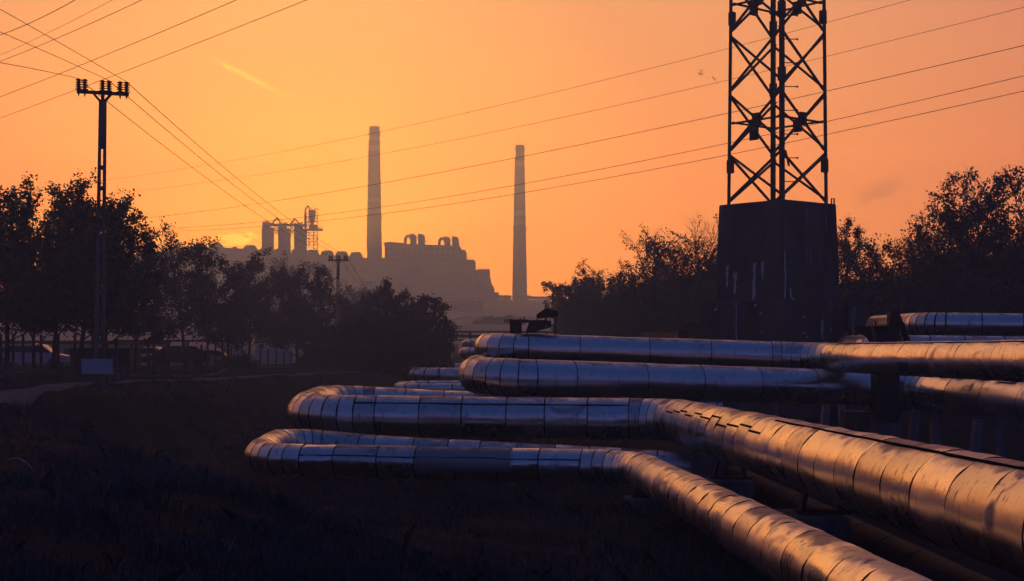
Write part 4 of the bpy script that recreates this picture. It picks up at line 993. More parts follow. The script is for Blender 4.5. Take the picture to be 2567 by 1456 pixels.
# chimneys
def chimney(lab, d, px, y_top, wt, wb, y_b, bands, plats):
    c = Vector((X(px, d), d, 24)); t = thing('chimney', c, lab, 'chimney', 'tall banded chimneys')
    def rad(y): return (wt + (wb - wt) * (y - y_top) / (y_b - y_top)) / 2 / FOC * d
    seq = [(y_top, bands[0][0], BRICK_D)]
    for i, (b0, b1) in enumerate(bands):
        seq.append((b0, b1, BAND)); seq.append((b1, bands[i + 1][0] if i + 1 < len(bands) else y_b + 60, BRICK_D))
    for (ya, yb, mt) in seq:
        mb = MB(); mb.lathe((c.x, c.y, 0), [(rad(yb), Z(yb, d)), (rad(ya), Z(ya, d))], 28); mb.build('shaft_band' if mt is BAND else 'shaft_section', mt, t, smooth=40)
    mb = MB(); rt = rad(y_top); mb.lathe((c.x, c.y, 0), [(rt * 0.85, Z(y_top + 1, d)), (rt * 1.04, Z(y_top + 1.5, d)), (rt * 1.04, Z(y_top + 0.2, d)), (rt * 0.72, Z(y_top - 0.8, d))], 28); mb.build('rim', BRICK_D, t)
    for yp in plats:
        ro = rad(yp) * 1.22; pf = MB(); pf.lathe((c.x, c.y, 0), [(rad(yp) * 0.98, Z(yp + 1.6, d)), (ro, Z(yp, d)), (ro, Z(yp - 0.6, d)), (rad(yp) * 0.98, Z(yp - 0.6, d))], 24); pfo = pf.build('platform', PLANT_D, t)
        rl = MB(); n_ = 16; pts_ = []
        for k in range(n_):
            g = 2 * math.pi * k / n_; p_ = Vector((c.x + ro * math.cos(g), c.y + ro * math.sin(g), Z(yp - 0.6, d))); rl.bar(p_, p_ + Vector((0, 0, 1.6)), 0.14); pts_.append(p_ + Vector((0, 0, 1.6)))
        for k in range(n_): rl.bar(pts_[k], pts_[(k + 1) % n_], 0.14)
        rl.build('platform_rail', PLANT_D, pfo)
    for k in range(5):
        g = k * 2 * math.pi / 5 + 0.3; mb = MB(); p_ = Vector((c.x + rt * math.cos(g), c.y + rt * math.sin(g), Z(y_top + 2, d))); mb.bar(p_, p_ + Vector((0, 0, 5.0 if d < 1040 else 2.4)), 0.12); mb.build('lightning_rod', PLANT_D, t)
    mb = MB(); mb.bar(Vector((c.x - rad(y_b) - 0.2, d, Z(y_b, d))), Vector((c.x - rad(y_top + 30) - 0.2, d, Z(y_top + 30, d))), 0.5); mb.build('ladder', PLANT_D, t)
chimney('taller chimney with pale bands, rising behind the left hall', 1060, 938.6, 317.5, 26, 37, 625, [(343.5, 354), (366, 379), (497, 508.5), (522, 535)], [337, 547])
chimney('slimmer chimney with pale bands standing apart right of the power station', 1000, 1303, 364.5, 21.5, 36.5, 750, [(381.5, 394), (405, 417.5), (529, 541), (552.5, 565)], [376, 575.5])

# stepped boiler block with ducts
DT = 1000.0
blk = thing('stepped_boiler_block', (X(1060, DT), DT, 26), 'stepped power station block with curved ducts on its roof', 'building', GPL)
mb = MB(); box_px(mb, 925, 1152, 646, DT, DT + 45); mb.build('lower_wall', PLANT, blk)
mb = MB(); mb.prism([(X(962, DT), Z(650, DT)), (X(1151, DT), Z(650, DT)), (X(1151, DT), Z(614.5, DT)), (X(1010, DT), Z(609.5, DT)), (X(962, DT), Z(607, DT))], DT + 6, DT + 44); mb.build('upper_wall', PLANT, blk)
pent = MB()
xa, xb = X(959.5, DT), X(1012, DT)
pent.prism([(xa, Z(612, DT)), (xb, Z(614, DT)), (xb, Z(607, DT)), (X(975, DT), Z(604, DT)), (xa, Z(606, DT))], DT + 8, DT + 30); pent.build('penthouse', PLANT, blk)
for (a0, b0) in ((1151, 1165.5), ): mb = MB(); box_px(mb, a0, b0, 626, DT + 2, DT + 40); mb.build('step_wall', PLANT, blk)
mb = MB(); box_px(mb, 1140, 1188.5, 650.5, DT - 4, DT + 36); mb.build('step_wall', PLANT, blk)
mb = MB(); box_px(mb, 1030, 1226.5, 676, DT - 16, DT - 4.2); mb.build('front_wall', PLANT, blk)
for (a0, b0, yy_) in ((1002, 1008, 668), (1045, 1052, 668), (1080, 1086, 664)): mb = MB(); box_px(mb, a0, b0, yy_, DT - 2, DT - 0.5); mb.build('pilaster', PLANT_D, blk)
for (px0, px1, y0, y1) in ((970, 974, 608, 611), (977, 983, 608, 611.2)): mb = MB(); mb.hexa([P(px0, y1, DT + 7.9), P(px1, y1, DT + 7.9), P(px1, y1, DT + 8.02), P(px0, y1, DT + 8.02)], [P(px0, y0, DT + 7.9), P(px1, y0, DT + 7.9), P(px1, y0, DT + 8.02), P(px0, y0, DT + 8.02)]); mb.build('window', BAND, blk)
for g_ in (0, 85.0):
    dy = 6.5 if g_ else 0
    def q(px_, py_): return P(px_ + g_, py_ + dy, DT + 12)
    lp = [q(1016, 612)]
    for k in range(11):
        an = math.pi * (1.0 - k / 10 * 1.0); lp.append(q(1023.5 + 8.0 * math.cos(an), 603 - 12 * math.sin(an)))
    lp += [q(1031.5, 606), q(1036, 609)]
    mb = MB(); mb.tube(lp, 1.05, 10); mb.build('loop_duct', PLANT_D, blk, smooth=50)
    for (a0, b0) in ((1028.5, 1043.5), (1048, 1064.5)):
        pr = [(a0, 640), (b0, 640), (b0, 600)]
        for k in range(7):
            an = k / 6 * math.pi / 2; pr.append((b0 - 6.5 + 6.5 * math.cos(an), 596 - 9 * math.sin(an)))
        pr += [(a0 + 5, 587.5), (a0 + 5, 586), (a0, 586)]
        mb = MB(); mb.prism([(q(*z_).x, q(*z_).z) for z_ in pr], DT + 9, DT + 15); mb.build('arched_duct', PLANT_D, blk)
    mb = MB(); mb.bar(q(1064, 605), q(1073, 605), 0.5); mb.build('outlet', PLANT_D, blk)
    for px_ in (1026, 1046, 1065): mb = MB(); mb.bar(q(px_, 600), q(px_, 588), 0.18); mb.build('duct_rail', PLANT_D, blk)
    mb = MB(); mb.bar(q(1026, 597), q(1066, 597), 0.2); mb.build('duct_rail', PLANT_D, blk)
for (a0, b0, yy_) in ((1165, 1180, 645), (1192, 1224, 672)):
    mb = MB(); mb.bar(P(a0, yy_, DT), P(b0, yy_, DT), 0.18); mb.build('roof_rail', PLANT_D, blk)
    for k in range(5): px_ = a0 + (b0 - a0) * k / 4; mb = MB(); mb.bar(P(px_, yy_, DT), P(px_, yy_ + 6, DT), 0.16); mb.build('roof_rail_post', PLANT_D, blk)
for row in range(3):
    for k in range(13):
        px_ = 966 + k * 14.0; yy_ = 622 + row * 13
        if px_ > 1140: continue
        dd = DT + 5.9 if row < 2 else DT - 0.1
        mb = MB(); mb.hexa([P(px_, yy_ + 6, dd), P(px_ + 7, yy_ + 6, dd), P(px_ + 7, yy_ + 6, dd + 0.09), P(px_, yy_ + 6, dd + 0.09)], [P(px_, yy_, dd), P(px_ + 7, yy_, dd), P(px_ + 7, yy_, dd + 0.09), P(px_, yy_, dd + 0.09)]); mb.build('window', GLASS, blk)
# row of rounded filter casings in front
for k, (a0, b0, lab) in enumerate(((1072, 1110, 'leftmost rounded filter casing in front of the stepped block'), (1114, 1151, 'second rounded filter casing from the left'), (1155, 1192, 'third rounded filter casing from the left'), (1196, 1227.5, 'rightmost and tallest rounded filter casing, at the end of the stepped block'))):
    d_ = 968.0; t = thing('filter_casing', (X((a0 + b0) / 2, d_), d_, 26), lab, 'filter', 'filter casings of the power station')
    y1 = 676 + (3 - k) * 1.0; xa, xb = X(a0, d_), X(b0, d_)
    mb = MB(); mb.prism([(xa, 26), (xb + (3.0 if k == 3 else 1.2), 26), (xb + (3.0 if k == 3 else 1.2), Z(722, d_)), (xb + 0.9, Z(708, d_)), (xb, Z(702, d_)), (xb, Z(y1, d_)), (xb - 0.6, Z(y1 - 1.5, d_)), (xa + 0.6, Z(y1 - 1.5, d_)), (xa, Z(y1, d_))], d_, d_ + 14); mb.build('casing', PLANT, t)
    mb = MB(); mb.lathe((X((a0 + b0) / 2 + 6, d_), d_ - 1.0, 0), [(4.2, 26), (4.2, Z(728, d_)), (3.4, Z(700, d_)), (1.5, Z(692, d_))], 16); mb.build('hopper_shell', PLANT, t, smooth=40)
# racks and small buildings at the foot
GR = 'pipe racks at the foot of the power station'
def rack(lab, px0, px1, y0, d, nleg, yb):
    t = thing('pipe_rack', P((px0 + px1) / 2, yb, d), lab, 'pipe rack', GR)
    for k, (dy, w) in enumerate(((0, 0.9), (4, 1.3), (9, 0.8))):
        mb = MB(); mb.tube([P(px0, y0 + dy, d), P(px1, y0 + dy + 1, d)], w / 2, 8); mb.build('rack_pipe', PLANT, t, smooth=50)
    for k in range(nleg):
        px_ = px0 + (px1 - px0) * (k + 0.3) / nleg; mb = MB(); mb.bar(P(px_, y0 - 2, d), P(px_, yb, d), 0.6); mb.build('rack_leg', PLANT_D, t)
rack('pipe rack left of the slim chimney foot', 1225, 1282, 741, 955, 5, 775)
rack('pipe rack right of the slim chimney foot', 1318, 1420, 744, 965, 6, 772)
rack('long low pipe rack beneath the stepped block', 1040, 1250, 733, 930, 12, 778)
t = thing('elbow_duct', P(1270, 775, 950), 'curved duct joining the pipe rack to the slim chimney foot', 'duct', None)
mb = MB(); mb.tube([P(1240, 746, 950), P(1258, 745, 950), P(1266, 746, 950), P(1271, 750, 950), P(1273.5, 757, 950), P(1274, 775, 950)], 0.9, 10); mb.build('duct', PLANT_D, t, smooth=50)
mb = MB(); mb.tube([P(1288, 775, 948), P(1288, 752, 948), P(1291, 746, 948), P(1298, 744, 948), P(1330, 743, 948)], 0.9, 10); mb.build('duct', PLANT, t, smooth=50)
for lab, px0, px1, yt, yb, d in (('small pale annex low in front of the hall, left of the distant pole', 772, 812, 722, 760, 640), ('pale shed low behind the bushes right of the distant pole', 905, 935, 708, 745, 700), ('low flat hazy shed at the foot of the stepped block', 1000, 1075, 742, 782, 780), ('long low hazy shed below the filter casings', 1090, 1210, 758, 790, 700)):
    t = thing('plant_shed', (X((px0 + px1) / 2, d), d, Z(yb, d)), lab, 'shed', 'small sheds at the foot of the power station')
    zb_ = hz_(X(px0, d), d) - 2
    mb = MB(); mb.box((X(px0, d), d, zb_), (X(px1, d), d + 12, Z(yt, d))); mb.build('wall', PALE, t)
    mb = MB(); mb.box((X(px0, d) - 0.4, d - 0.4, Z(yt, d)), (X(px1, d) + 0.4, d + 12.4, Z(yt, d) + 0.5)); mb.build('roof', ROOFM, t)
    n_ = int((px1 - px0) / 9)
    for k in range(n_):
        xc_ = X(px0 + (k + 0.5) * (px1 - px0) / n_, d); mb = MB(); mb.box((xc_ - 0.5, d - 0.06, Z(yt + 8, d)), (xc_ + 0.5, d - 0.005, Z(yt + 3, d))); mb.build('window', GLASS, t)

# ------------------------------------------------------------------ yard on the left: fence, cabins, carport, cars
fence = thing('yard_fence', (X(200, 63), 63, 1.7), 'dark post fence along the yard behind the left trees', 'fence')
fposts = [(2, 63.5, 60), (33, 63, 106), (58, 63.5, 0), (103, 64, 0), (146, 64.5, 0), (188, 65, 0), (232, 66, 0), (292, 67.5, 0), (340, 69, 0), (385, 71, 0), (423, 73, 0), (470, 76, 0), (505, 79, 0), (540, 83, 0), (580, 96, 0), (606, 100, 0), (652, 108, 0), (672, 112, 0), (692, 116, 0), (712, 121, 0), (730, 126, 0), (748, 131, 0), (765, 137, 0), (780, 143, 0)]
prev = None
for px_, d, _ in fposts:
    x_ = X(px_, d); zb_ = hz_(x_, d) - 0.2; mb = MB(); hgt_ = 1.75 if d < 90 else 1.45
    mb.box((x_ - 0.05, d - 0.05, zb_), (x_ + 0.05, d + 0.05, zb_ + hgt_ + 0.2)); mb.build('post', STEEL, fence)
    cur = Vector((x_, d, zb_ + 0.2))
    if prev is not None:
        mb = MB(); nw = 7
        for k in range(nw):
            h0 = 0.12 + (min(hgt_, ph0) - 0.2) * k / (nw - 1); mb.bar(prev + Vector((0, 0, h0)), cur + Vector((0, 0, h0)), 0.006)
        nv = max(2, int((cur - prev).length / 0.25))
        for k in range(1, nv):
            p_ = prev.lerp(cur, k / nv); mb.bar(p_ + Vector((0, 0, 0.1)), p_ + Vector((0, 0, min(hgt_, ph0) - 0.1)), 0.006)
        mb.build('wire_mesh', STEEL, fence)
        mb = MB(); q0 = prev + Vector((0, 0, -0.25)); q1 = cur + Vector((0, 0, -0.25)); mb.bar(q0, q1, 0.14, 0.62); mb.build('kerb_slab', CONC, fence)
    prev = cur; ph0 = hgt_
def ground_box_thing(name, lab, cat, px0, px1, y_top, d, dep, mat, grp=None):
    x0, x1 = X(px0, d), X(px1, d); zb_ = min(hz_(x0, d), hz_(x1, d)) - 0.3
    t = thing(name, ((x0 + x1) / 2, d, zb_), lab, cat, grp)
    mb = MB(); mb.box((x0, d, zb_), (x1, d + dep, Z(y_top, d))); mb.build('wall', mat, t)
    return t, x0, x1, zb_
# long garages behind the fence
t, x0, x1, zb_ = ground_box_thing('garage_row', 'long grey garage row behind the fence left of the pole', 'garage', -60, 345, 862, 118, 10, PALE)
mb = MB(); mb.box((x0 - 0.3, 117.6, Z(862, 118)), (x1 + 0.3, 128.4, Z(862, 118) + 0.28)); mb.build('roof', ROOFM, t)
for k in range(8):
    xa = x0 + 0.6 + k * (x1 - x0) / 8; mb = MB(); mb.box((xa, 117.93, zb_ + 0.35), (xa + 1.25, 117.995, Z(874, 118))); mb.build('garage_door', WHITE if k in (5, 6) else CONC, t)
# carport
dcp = 92.0; cp = thing('carport', (X(430, dcp), dcp, hz_(X(430, dcp), dcp)), 'flat-roofed dark carport on thin posts behind the fence', 'carport')
mb = MB(); mb.hexa([P(283, 856, dcp), P(590, 857, dcp), P(590, 857, dcp + 6), P(283, 856, dcp + 6)], [P(283, 851.5, dcp), P(590, 852.5, dcp), P(590, 852.5, dcp + 6), P(283, 851.5, dcp + 6)]); mb.build('roof', ROOFM, cp)
for px_ in (290, 330, 372, 420, 470, 520, 572):
    for dd in (0.4, 5.6):
        p_ = P(px_, 856, dcp + dd); mb = MB(); mb.bar((p_.x, p_.y, Z(856, dcp)), (p_.x, p_.y, hz_(p_.x, p_.y) - 0.2), 0.13); mb.build('post', STEEL, cp)
# dark skip
t, x0, x1, zb_ = ground_box_thing('waste_container', 'dark waste container behind the fence, right of the left pole', 'container', 176, 326, 876, 74, 2.2, STEEL)
mb = MB(); mb.box((x0 - 0.06, 73.92, Z(876, 74)), (x1 + 0.06, 76.3, Z(876, 74) + 0.07)); mb.build('lid', STEEL, t)
for k in range(5):
    xa = x0 + (k + 0.5) * (x1 - x0) / 5; mb = MB(); mb.box((xa - 0.04, 73.94, zb_ + 0.2), (xa + 0.04, 73.995, Z(878, 74))); mb.build('rib', STEEL, t)
# cabins
dc = 150.0
t, x0, x1, zb_ = ground_box_thing('site_cabin', 'white cabin with dark italic lettering and one square window', 'cabin', 541, 607, 855.5, dc, 4, WHITE, 'white cabins')
mb = MB(); mb.box((x0 - 0.2, dc - 0.3, Z(855.5, dc)), (x1 + 0.25, dc + 4.3, Z(851, dc))); mb.build('roof', ROOFM, t)
wn = MB(); wn.box((X(588, dc), dc - 0.05, Z(880, dc)), (X(602, dc), dc + 0.02, Z(862, dc))); wo = wn.build('window', WHITE, t)
mb = MB(); mb.box((X(589.5, dc), dc - 0.075, Z(878.5, dc)), (X(600.5, dc), dc - 0.052, Z(864, dc))); mb.build('pane', GLASS, wo)
for k in range(4):
    zz = Z(862 + 8 * k, dc); mb = MB(); mb.box((x0 + 0.02, dc - 0.012, zz - 0.012), (X(586, dc), dc - 0.003, zz + 0.012)); mb.build('board_joint', CONC, t)
def lettering(txt, px_, py_, size, parent, d):
    cu = bpy.data.curves.new('lettering', 'FONT'); cu.body = txt; cu.size = size; cu.extrude = 0.012; cu.shear = 0.35; cu.align_x = 'CENTER'; cu.offset = 0.012
    o = bpy.data.objects.new('lettering', cu); COL.objects.link(o); o.parent = parent
    o.location = Vector((X(px_, d), d - 0.02, Z(py_, d))) - ORG[parent.name]; o.rotation_euler = (R_(90), 0, 0); cu.materials.append(INKM)
    bpy.context.view_layer.update(); me = bpy.data.meshes.new_from_object(o.evaluated_get(bpy.context.evaluated_depsgraph_get())); lo, ro = o.location.copy(), o.rotation_euler.copy(); bpy.data.objects.remove(o)
    m2 = bpy.data.objects.new('lettering', me); COL.objects.link(m2); m2.parent = parent; m2.location = lo; m2.rotation_euler = ro
lettering('darburana', 563.5, 869.5, 0.36, t, dc); lettering('kap', 563.5, 876, 0.30, t, dc)
dc2 = 158.0
t, x0, x1, zb_ = ground_box_thing('site_cabin', 'white cabin half hidden behind the dome-shaped tree', 'cabin', 640, 728, 859, dc2, 4, WHITE, 'white cabins')
mb = MB(); mb.box((x0 - 0.2, dc2 - 0.3, Z(859, dc2)), (x1 + 0.25, dc2 + 4.3, Z(855.5, dc2))); mb.build('roof', ROOFM, t)
for a0, b0 in ((650, 660), (699, 712)): mb = MB(); mb.box((X(a0, dc2), dc2 - 0.05, Z(873, dc2)), (X(b0, dc2), dc2 - 0.004, Z(862, dc2))); mb.build('window', GLASS, t)
dc3 = 164.0
t, x0, x1, zb_ = ground_box_thing('site_cabin', 'small pale lean-to right of the half-hidden cabin', 'cabin', 734, 756, 870.5, dc3, 3, WHITE, 'white cabins')
mb = MB(); mb.hexa([(x0 - 0.15, dc3 - 0.2, Z(869, dc3)), (x1 + 0.15, dc3 - 0.2, Z(871, dc3)), (x1 + 0.15, dc3 + 3.2, Z(871, dc3)), (x0 - 0.15, dc3 + 3.2, Z(869, dc3))], [(x0 - 0.15, dc3 - 0.2, Z(866.5, dc3)), (x1 + 0.15, dc3 - 0.2, Z(868.5, dc3)), (x1 + 0.15, dc3 + 3.2, Z(868.5, dc3)), (x0 - 0.15, dc3 + 3.2, Z(866.5, dc3))]); mb.build('roof', ROOFM, t)
# parked cars seen through the fence
def car(lab, px, d, paint, rz, long_=4.2, van=False):
    x_ = X(px, d); zb_ = hz_(x_, d); t = thing('parked_car', (x_, d, zb_), lab, 'car', 'cars parked in the yard')
    h = 2.0 if van else 1.45; L2_ = long_ / 2
    if van: prof = [(-L2_, .35), (L2_, .35), (L2_, .95), (L2_ - .55, 1.1), (L2_ - 1.2, h), (-L2_ + .1, h), (-L2_, 1.0)]
    else: prof = [(-L2_, .35), (L2_, .35), (L2_ + .02, .7), (L2_ - .9, .86), (L2_ - 1.5, 1.36), (L2_ - 2.1, h), (-L2_ + 1.0, h - .04), (-L2_ + .25, .95), (-L2_, .85)]
    def bld(name, vs_fn, mat, par):
        mb = vs_fn; mb.v = [(x_ + v[0] * math.cos(rz) - v[1] * math.sin(rz), d + v[0] * math.sin(rz) + v[1] * math.cos(rz), zb_ + v[2]) for v in mb.v]; return mb.build(name, mat, par, smooth=30)
    m = MB(); m.prism(prof, -.85, .85); bld('body', m, paint, t)
    wp = [(L2_ - 1.05, .92), (L2_ - 1.55, 1.30), (-L2_ + 1.05, 1.32), (-L2_ + .45, .95)] if not van else [(L2_ - .75, 1.1), (L2_ - 1.25, 1.8), (L2_ - 2.2, 1.8), (L2_ - 2.2, 1.1)]
    for s in (-1, 1):
        m = MB(); m.prism(wp[::-1], s * .851, s * .868); bld('side_window', m, GLASS, t)
    m = MB(); q0 = wp[0], wp[1]; m.hexa([(q0[0][0] + .03, -.7, q0[0][1]), (q0[0][0] + .06, -.7, q0[0][1]), (q0[0][0] + .06, .7, q0[0][1]), (q0[0][0] + .03, .7, q0[0][1])], [(q0[1][0] + .06, -.62, q0[1][1]), (q0[1][0] + .09, -.62, q0[1][1]), (q0[1][0] + .09, .62, q0[1][1]), (q0[1][0] + .06, .62, q0[1][1])]); bld('windscreen', m, GLASS, t)
    for sx in (-1, 1):
        for sy in (-1, 1):
            m = MB(); m.cone((sx * L2_ * .62, sy * .72, .32), (sx * L2_ * .62, sy * .9, .32), .32, .32, 14); wl = bld('wheel', m, TIRE, t)
            m = MB(); m.cone((sx * L2_ * .62, sy * .9, .32), (sx * L2_ * .62, sy * .915, .32), .19, .19, 12); bld('rim', m, CONC, wl)
    for sy in (-1, 1):
        m = MB(); m.box((L2_ - .02, sy * .62 - .14, .66), (L2_ + .03, sy * .62 + .14, .78)); bld('headlight', m, WHITE, t)
    return t
car('white van-like car at far left behind the fence', 78, 84, CARW, R_(8), 4.6)
car('dark car with a glinting curved roof under the carport', 470 - 30, 95, CARD, R_(175))
car('white car low behind the fence, under the branches right of the container', 360, 105, CARW, R_(180))
car('pale car parked right of the forked tree trunk', 545 - 12, 112, CARW, R_(5))
# ------------------------------------------------------------------ trees and shrubs
def rand_unit(rg):
    while True:
        v = Vector((rg.uniform(-1, 1), rg.uniform(-1, 1), rg.uniform(-1, 1)))
        if 0.05 < v.length < 1: return v.normalized()
def leaf_cloud(nr, centres, size, jit, aspect=0.62, droop=0.0):
    n = len(centres); c = centres + nr.normal(0, jit, (n, 3))
    u = nr.normal(0, 1, (n, 3)); u[:, 2] -= droop * 2.2; u /= np.linalg.norm(u, axis=1)[:, None]
    w = nr.normal(0, 1, (n, 3)); w -= (w * u).sum(1)[:, None] * u; w /= np.linalg.norm(w, axis=1)[:, None]
    nrm_ = np.cross(u, w)
    s = (size * nr.uniform(0.6, 1.3, n))[:, None]
    v = np.empty((n, 4, 3)); v[:, 0] = c; v[:, 1] = c + u * s * 0.45 + w * s * aspect * 0.5 + nrm_ * s * 0.08; v[:, 2] = c + u * s; v[:, 3] = c + u * s * 0.45 - w * s * aspect * 0.5 + nrm_ * s * 0.08
    f = np.arange(n * 4).reshape(n, 4)
    return v.reshape(-1, 3), f
def tree(name, label, cat, base, h, spread, seed, leaf=0.16, per=10, mat=LEAF, group=None, trunk_frac=0.22, limbs=11, sub=6, twigs=4, up=0.55, trunk_r=None, stems=1,
         jit=0.10, droop=0.0, bare=0.0, top=1.0, lean=0.0, tw_len=1.0, weep=0.0, minr=0.008, lowfill=0.0, lowz=(0.0, 0.55)):
    rg = random.Random(seed); nr = np.random.default_rng(seed)
    base = Vector(base); root = thing(name, base, label, cat, group)
    wood = MB(); leaves = []
    tr = trunk_r or h * 0.016
    def branch(p, d, ln, r0, nseg, curl, upb):
        pts = [p]; d = d.normalized(); step = ln / nseg
        for k in range(nseg):
            d = (d + rand_unit(rg) * curl + Vector((0, 0, upb))).normalized(); pts.append(pts[-1] + d * step)
        return pts
    def rad_(r0, r1, n): return [r0 + (r1 - r0) * k / (n - 1) for k in range(n)]
    for st in range(stems):
        sp0 = Vector((rg.uniform(-1, 1), rg.uniform(-1, 1), 0)) * (0.0 if stems == 1 else spread * 0.45)
        d0 = Vector((rg.uniform(-.06, .06) + lean, rg.uniform(-.06, .06), 1)) + (sp0 * (0.25 / max(spread, .1)) if stems > 1 else Vector())
        hh = h * (1.0 if stems == 1 else rg.uniform(0.62, 1.0))
        tpts = branch(base + sp0 * 0.5 + Vector((0, 0, -0.3)), d0, hh * 0.92, tr, 9, 0.07, 0.05)
        wood.tube(tpts, [x / (1 if stems == 1 else 1.7) for x in rad_(tr, tr * 0.16, len(tpts))], 7)
        nl = limbs if stems == 1 else max(4, limbs // 2)
        for i in range(nl):
            f = trunk_frac + (0.97 - trunk_frac) * ((i + rg.random() * 0.8) / nl)
            k = f * (len(tpts) - 1); k0 = min(int(k), len(tpts) - 2); p = tpts[k0].lerp(tpts[k0 + 1], k - k0)
            az = i * 2.4 + rg.uniform(-.5, .5)
            prof = math.sin(math.pi * min(1, 0.22 + 0.78 * (1 - (f - trunk_frac) / (1 - trunk_frac)) * 0.8)) ** 0.7
            ln = spread * (0.45 + 0.65 * prof) * rg.uniform(0.8, 1.15)
            up_ = up * (0.6 + 0.9 * f)
            d = Vector((math.cos(az), math.sin(az), up_ * rg.uniform(0.7, 1.3)))
            b1 = branch(p, d, ln, tr * .4, 5, 0.18, 0.06 - weep * 0.1)
            wood.tube(b1, rad_(tr * (0.42 - 0.25 * f), tr * 0.07, len(b1)), 5)
            for j in range(sub):
                g = 0.25 + 0.75 * (j + rg.random()) / sub; kk = g * 5; q0 = min(int(kk), 4); p2 = b1[q0].lerp(b1[q0 + 1], kk - q0)
                dd = (b1[q0 + 1] - b1[q0]).normalized(); d2 = (dd * 0.7 + rand_unit(rg) * 0.75 + Vector((0, 0, up * 0.55 - weep)))
                l2 = ln * rg.uniform(0.28, 0.5) * (1.15 - 0.4 * g)
                b2 = branch(p2, d2, l2, 0.02, 3, 0.22, 0.10 - weep * 0.25)
                wood.tube(b2, rad_(max(tr * 0.085, minr), minr * 0.7, len(b2)), 4)
                for t_ in range(twigs):
                    e = rg.uniform(0.3, 1.0) * 3; e0 = min(int(e), 2); p3 = b2[e0].lerp(b2[e0 + 1], e - e0)
                    d3 = ((b2[e0 + 1] - b2[e0]).normalized() * 0.7 + rand_unit(rg) * 0.7 + Vector((0, 0, up * 0.5 - weep * 1.4)))
                    b3 = branch(p3, d3, l2 * rg.uniform(0.4, 0.75) * tw_len, 0.01, 2, 0.2, 0.08 - weep * 0.5)
                    wood.tube(b3, rad_(minr * 0.8, minr * 0.45, len(b3)), 3)
                    hrel = (p3.z - base.z) / h
                    if bare > 0 and rg.random() < bare * max(0.0, min(1.0, (hrel - 0.35) * 2.2)): continue
                    for _ in range(per):
                        w = rg.random(); u_ = w * 2; u0 = min(int(u_), 1); leaves.append(b3[u0].lerp(b3[u0 + 1], u_ - u0)[:])
        # leader shoots at the top
        for j in range(3):
            b3 = branch(tpts[-1 - j % 2], Vector((rg.uniform(-.4, .4), rg.uniform(-.4, .4), 1)), hh * 0.10 * top, .01, 3, .15, .1); wood.tube(b3, rad_(minr, minr * .5, len(b3)), 3)
            if bare < 0.9:
                for _ in range(per * 2): w = rg.random() * 3; u0 = min(int(w), 2); leaves.append(b3[u0].lerp(b3[u0 + 1], w - u0)[:])
    root['kind'] = 'thing'
    lv = np.array(leaves)
    fz = h / (max(np.percentile(lv[:, 2], 99.7), (np.percentile(np.array(wood.v)[:, 2], 99.5) if bare > 0.4 else -1e9)) - base.z)
    lv[:, 2] = base.z + (lv[:, 2] - base.z) * fz; wood.v = [(a_, b_, base.z + (c_ - base.z) * fz) for a_, b_, c_ in wood.v]
    wood.build('trunk', BARK, root)
    if lowfill > 0:
        n_ = int(len(lv) * lowfill); th = nr.uniform(0, 2 * math.pi, n_); rr = np.sqrt(nr.uniform(0, 1, n_)) * spread * 0.95; zz = nr.uniform(lowz[0], lowz[1], n_) * h
        prof = np.clip(1.05 - (zz / (0.75 * h)) ** 2, 0.2, 1)
        lv = np.concatenate([lv, np.stack([base.x + rr * prof * np.cos(th), base.y + rr * prof * np.sin(th), base.z + zz], 1)])
    v, f = leaf_cloud(nr, lv, leaf, jit, droop=droop)
    fast_mesh('crown', v, f, mat, org=base, parent=root)
    return root
def at_ground(px, d, dz=0.0):
    x = X(px, d); return (x, d, hz_(x, d) + dz)
def hfor(px, py, d):
    return Z(py, d) - hz_(X(px, d), d)
GT = 'leafy trees along the yard fence'
TR = dict(cat='tree', group=GT, mat=LEAF)
def yard(label, px, d, pyt, spread, seed, leaf, per, **k):
    k = {**dict(limbs=20, sub=8, twigs=5, up=0.85, trunk_frac=0.24, lowfill=0.3, lowz=(0.27, 0.68)), **k}; m = k.pop('mat', LEAF)
    tree('broadleaf_tree', label, 'tree', at_ground(px, d), hfor(px, pyt, d), spread, seed, leaf, per, m, GT, **k)
yard('leafy tree cut by the left edge of the picture', 14, 64, 462, 2.6, 101, 0.16, 16)
yard('low leafy tree between the left edge and the pole', 85, 70, 590, 2.4, 102, 0.16, 15, limbs=18)
yard('tall leafy tree with pointed shoots directly behind the left pole', 200, 64, 462, 2.8, 103, 0.16, 16, limbs=24)
yard('leafy tree filling the gap left of the pole', 135, 69, 500, 2.3, 109, 0.16, 15, limbs=20)
yard('leaning forked tree just right of the left pole', 262, 66, 545, 2.4, 104, 0.16, 15, lean=0.05)
yard('small leafy tree in the dip right of the pole', 345, 80, 615, 2.5, 105, 0.17, 15, limbs=18)
yard('open-crowned leafy tree in front of the long hall', 465, 96, 572, 3.5, 106, 0.17, 13, limbs=22, up=0.75)
yard('leafy tree with upright shoots left of the dome-shaped tree', 622, 118, 632, 3.0, 107, 0.2, 13, up=0.95)
yard('low full tree between the open-crowned tree and the dome-shaped tree', 560, 108, 690, 2.8, 110, 0.2, 14, limbs=16, up=0.6)
yard('dense dome-shaped dark tree before the silos', 742, 126, 668, 3.5, 108, 0.23, 16, mat=LEAF2, up=0.5, trunk_frac=0.12, lowfill=0.5)
GB = 'bushy trees left of the pipes'
tree('bushy_tree', 'dim bushy tree under the distant pole', 'tree', at_ground(838, 135), hfor(838, 735, 135), 2.6, 111, 0.26, 11, LEAF2, GB, limbs=14, sub=7, twigs=4, up=0.6, stems=2, lowfill=0.8, trunk_frac=0.08)
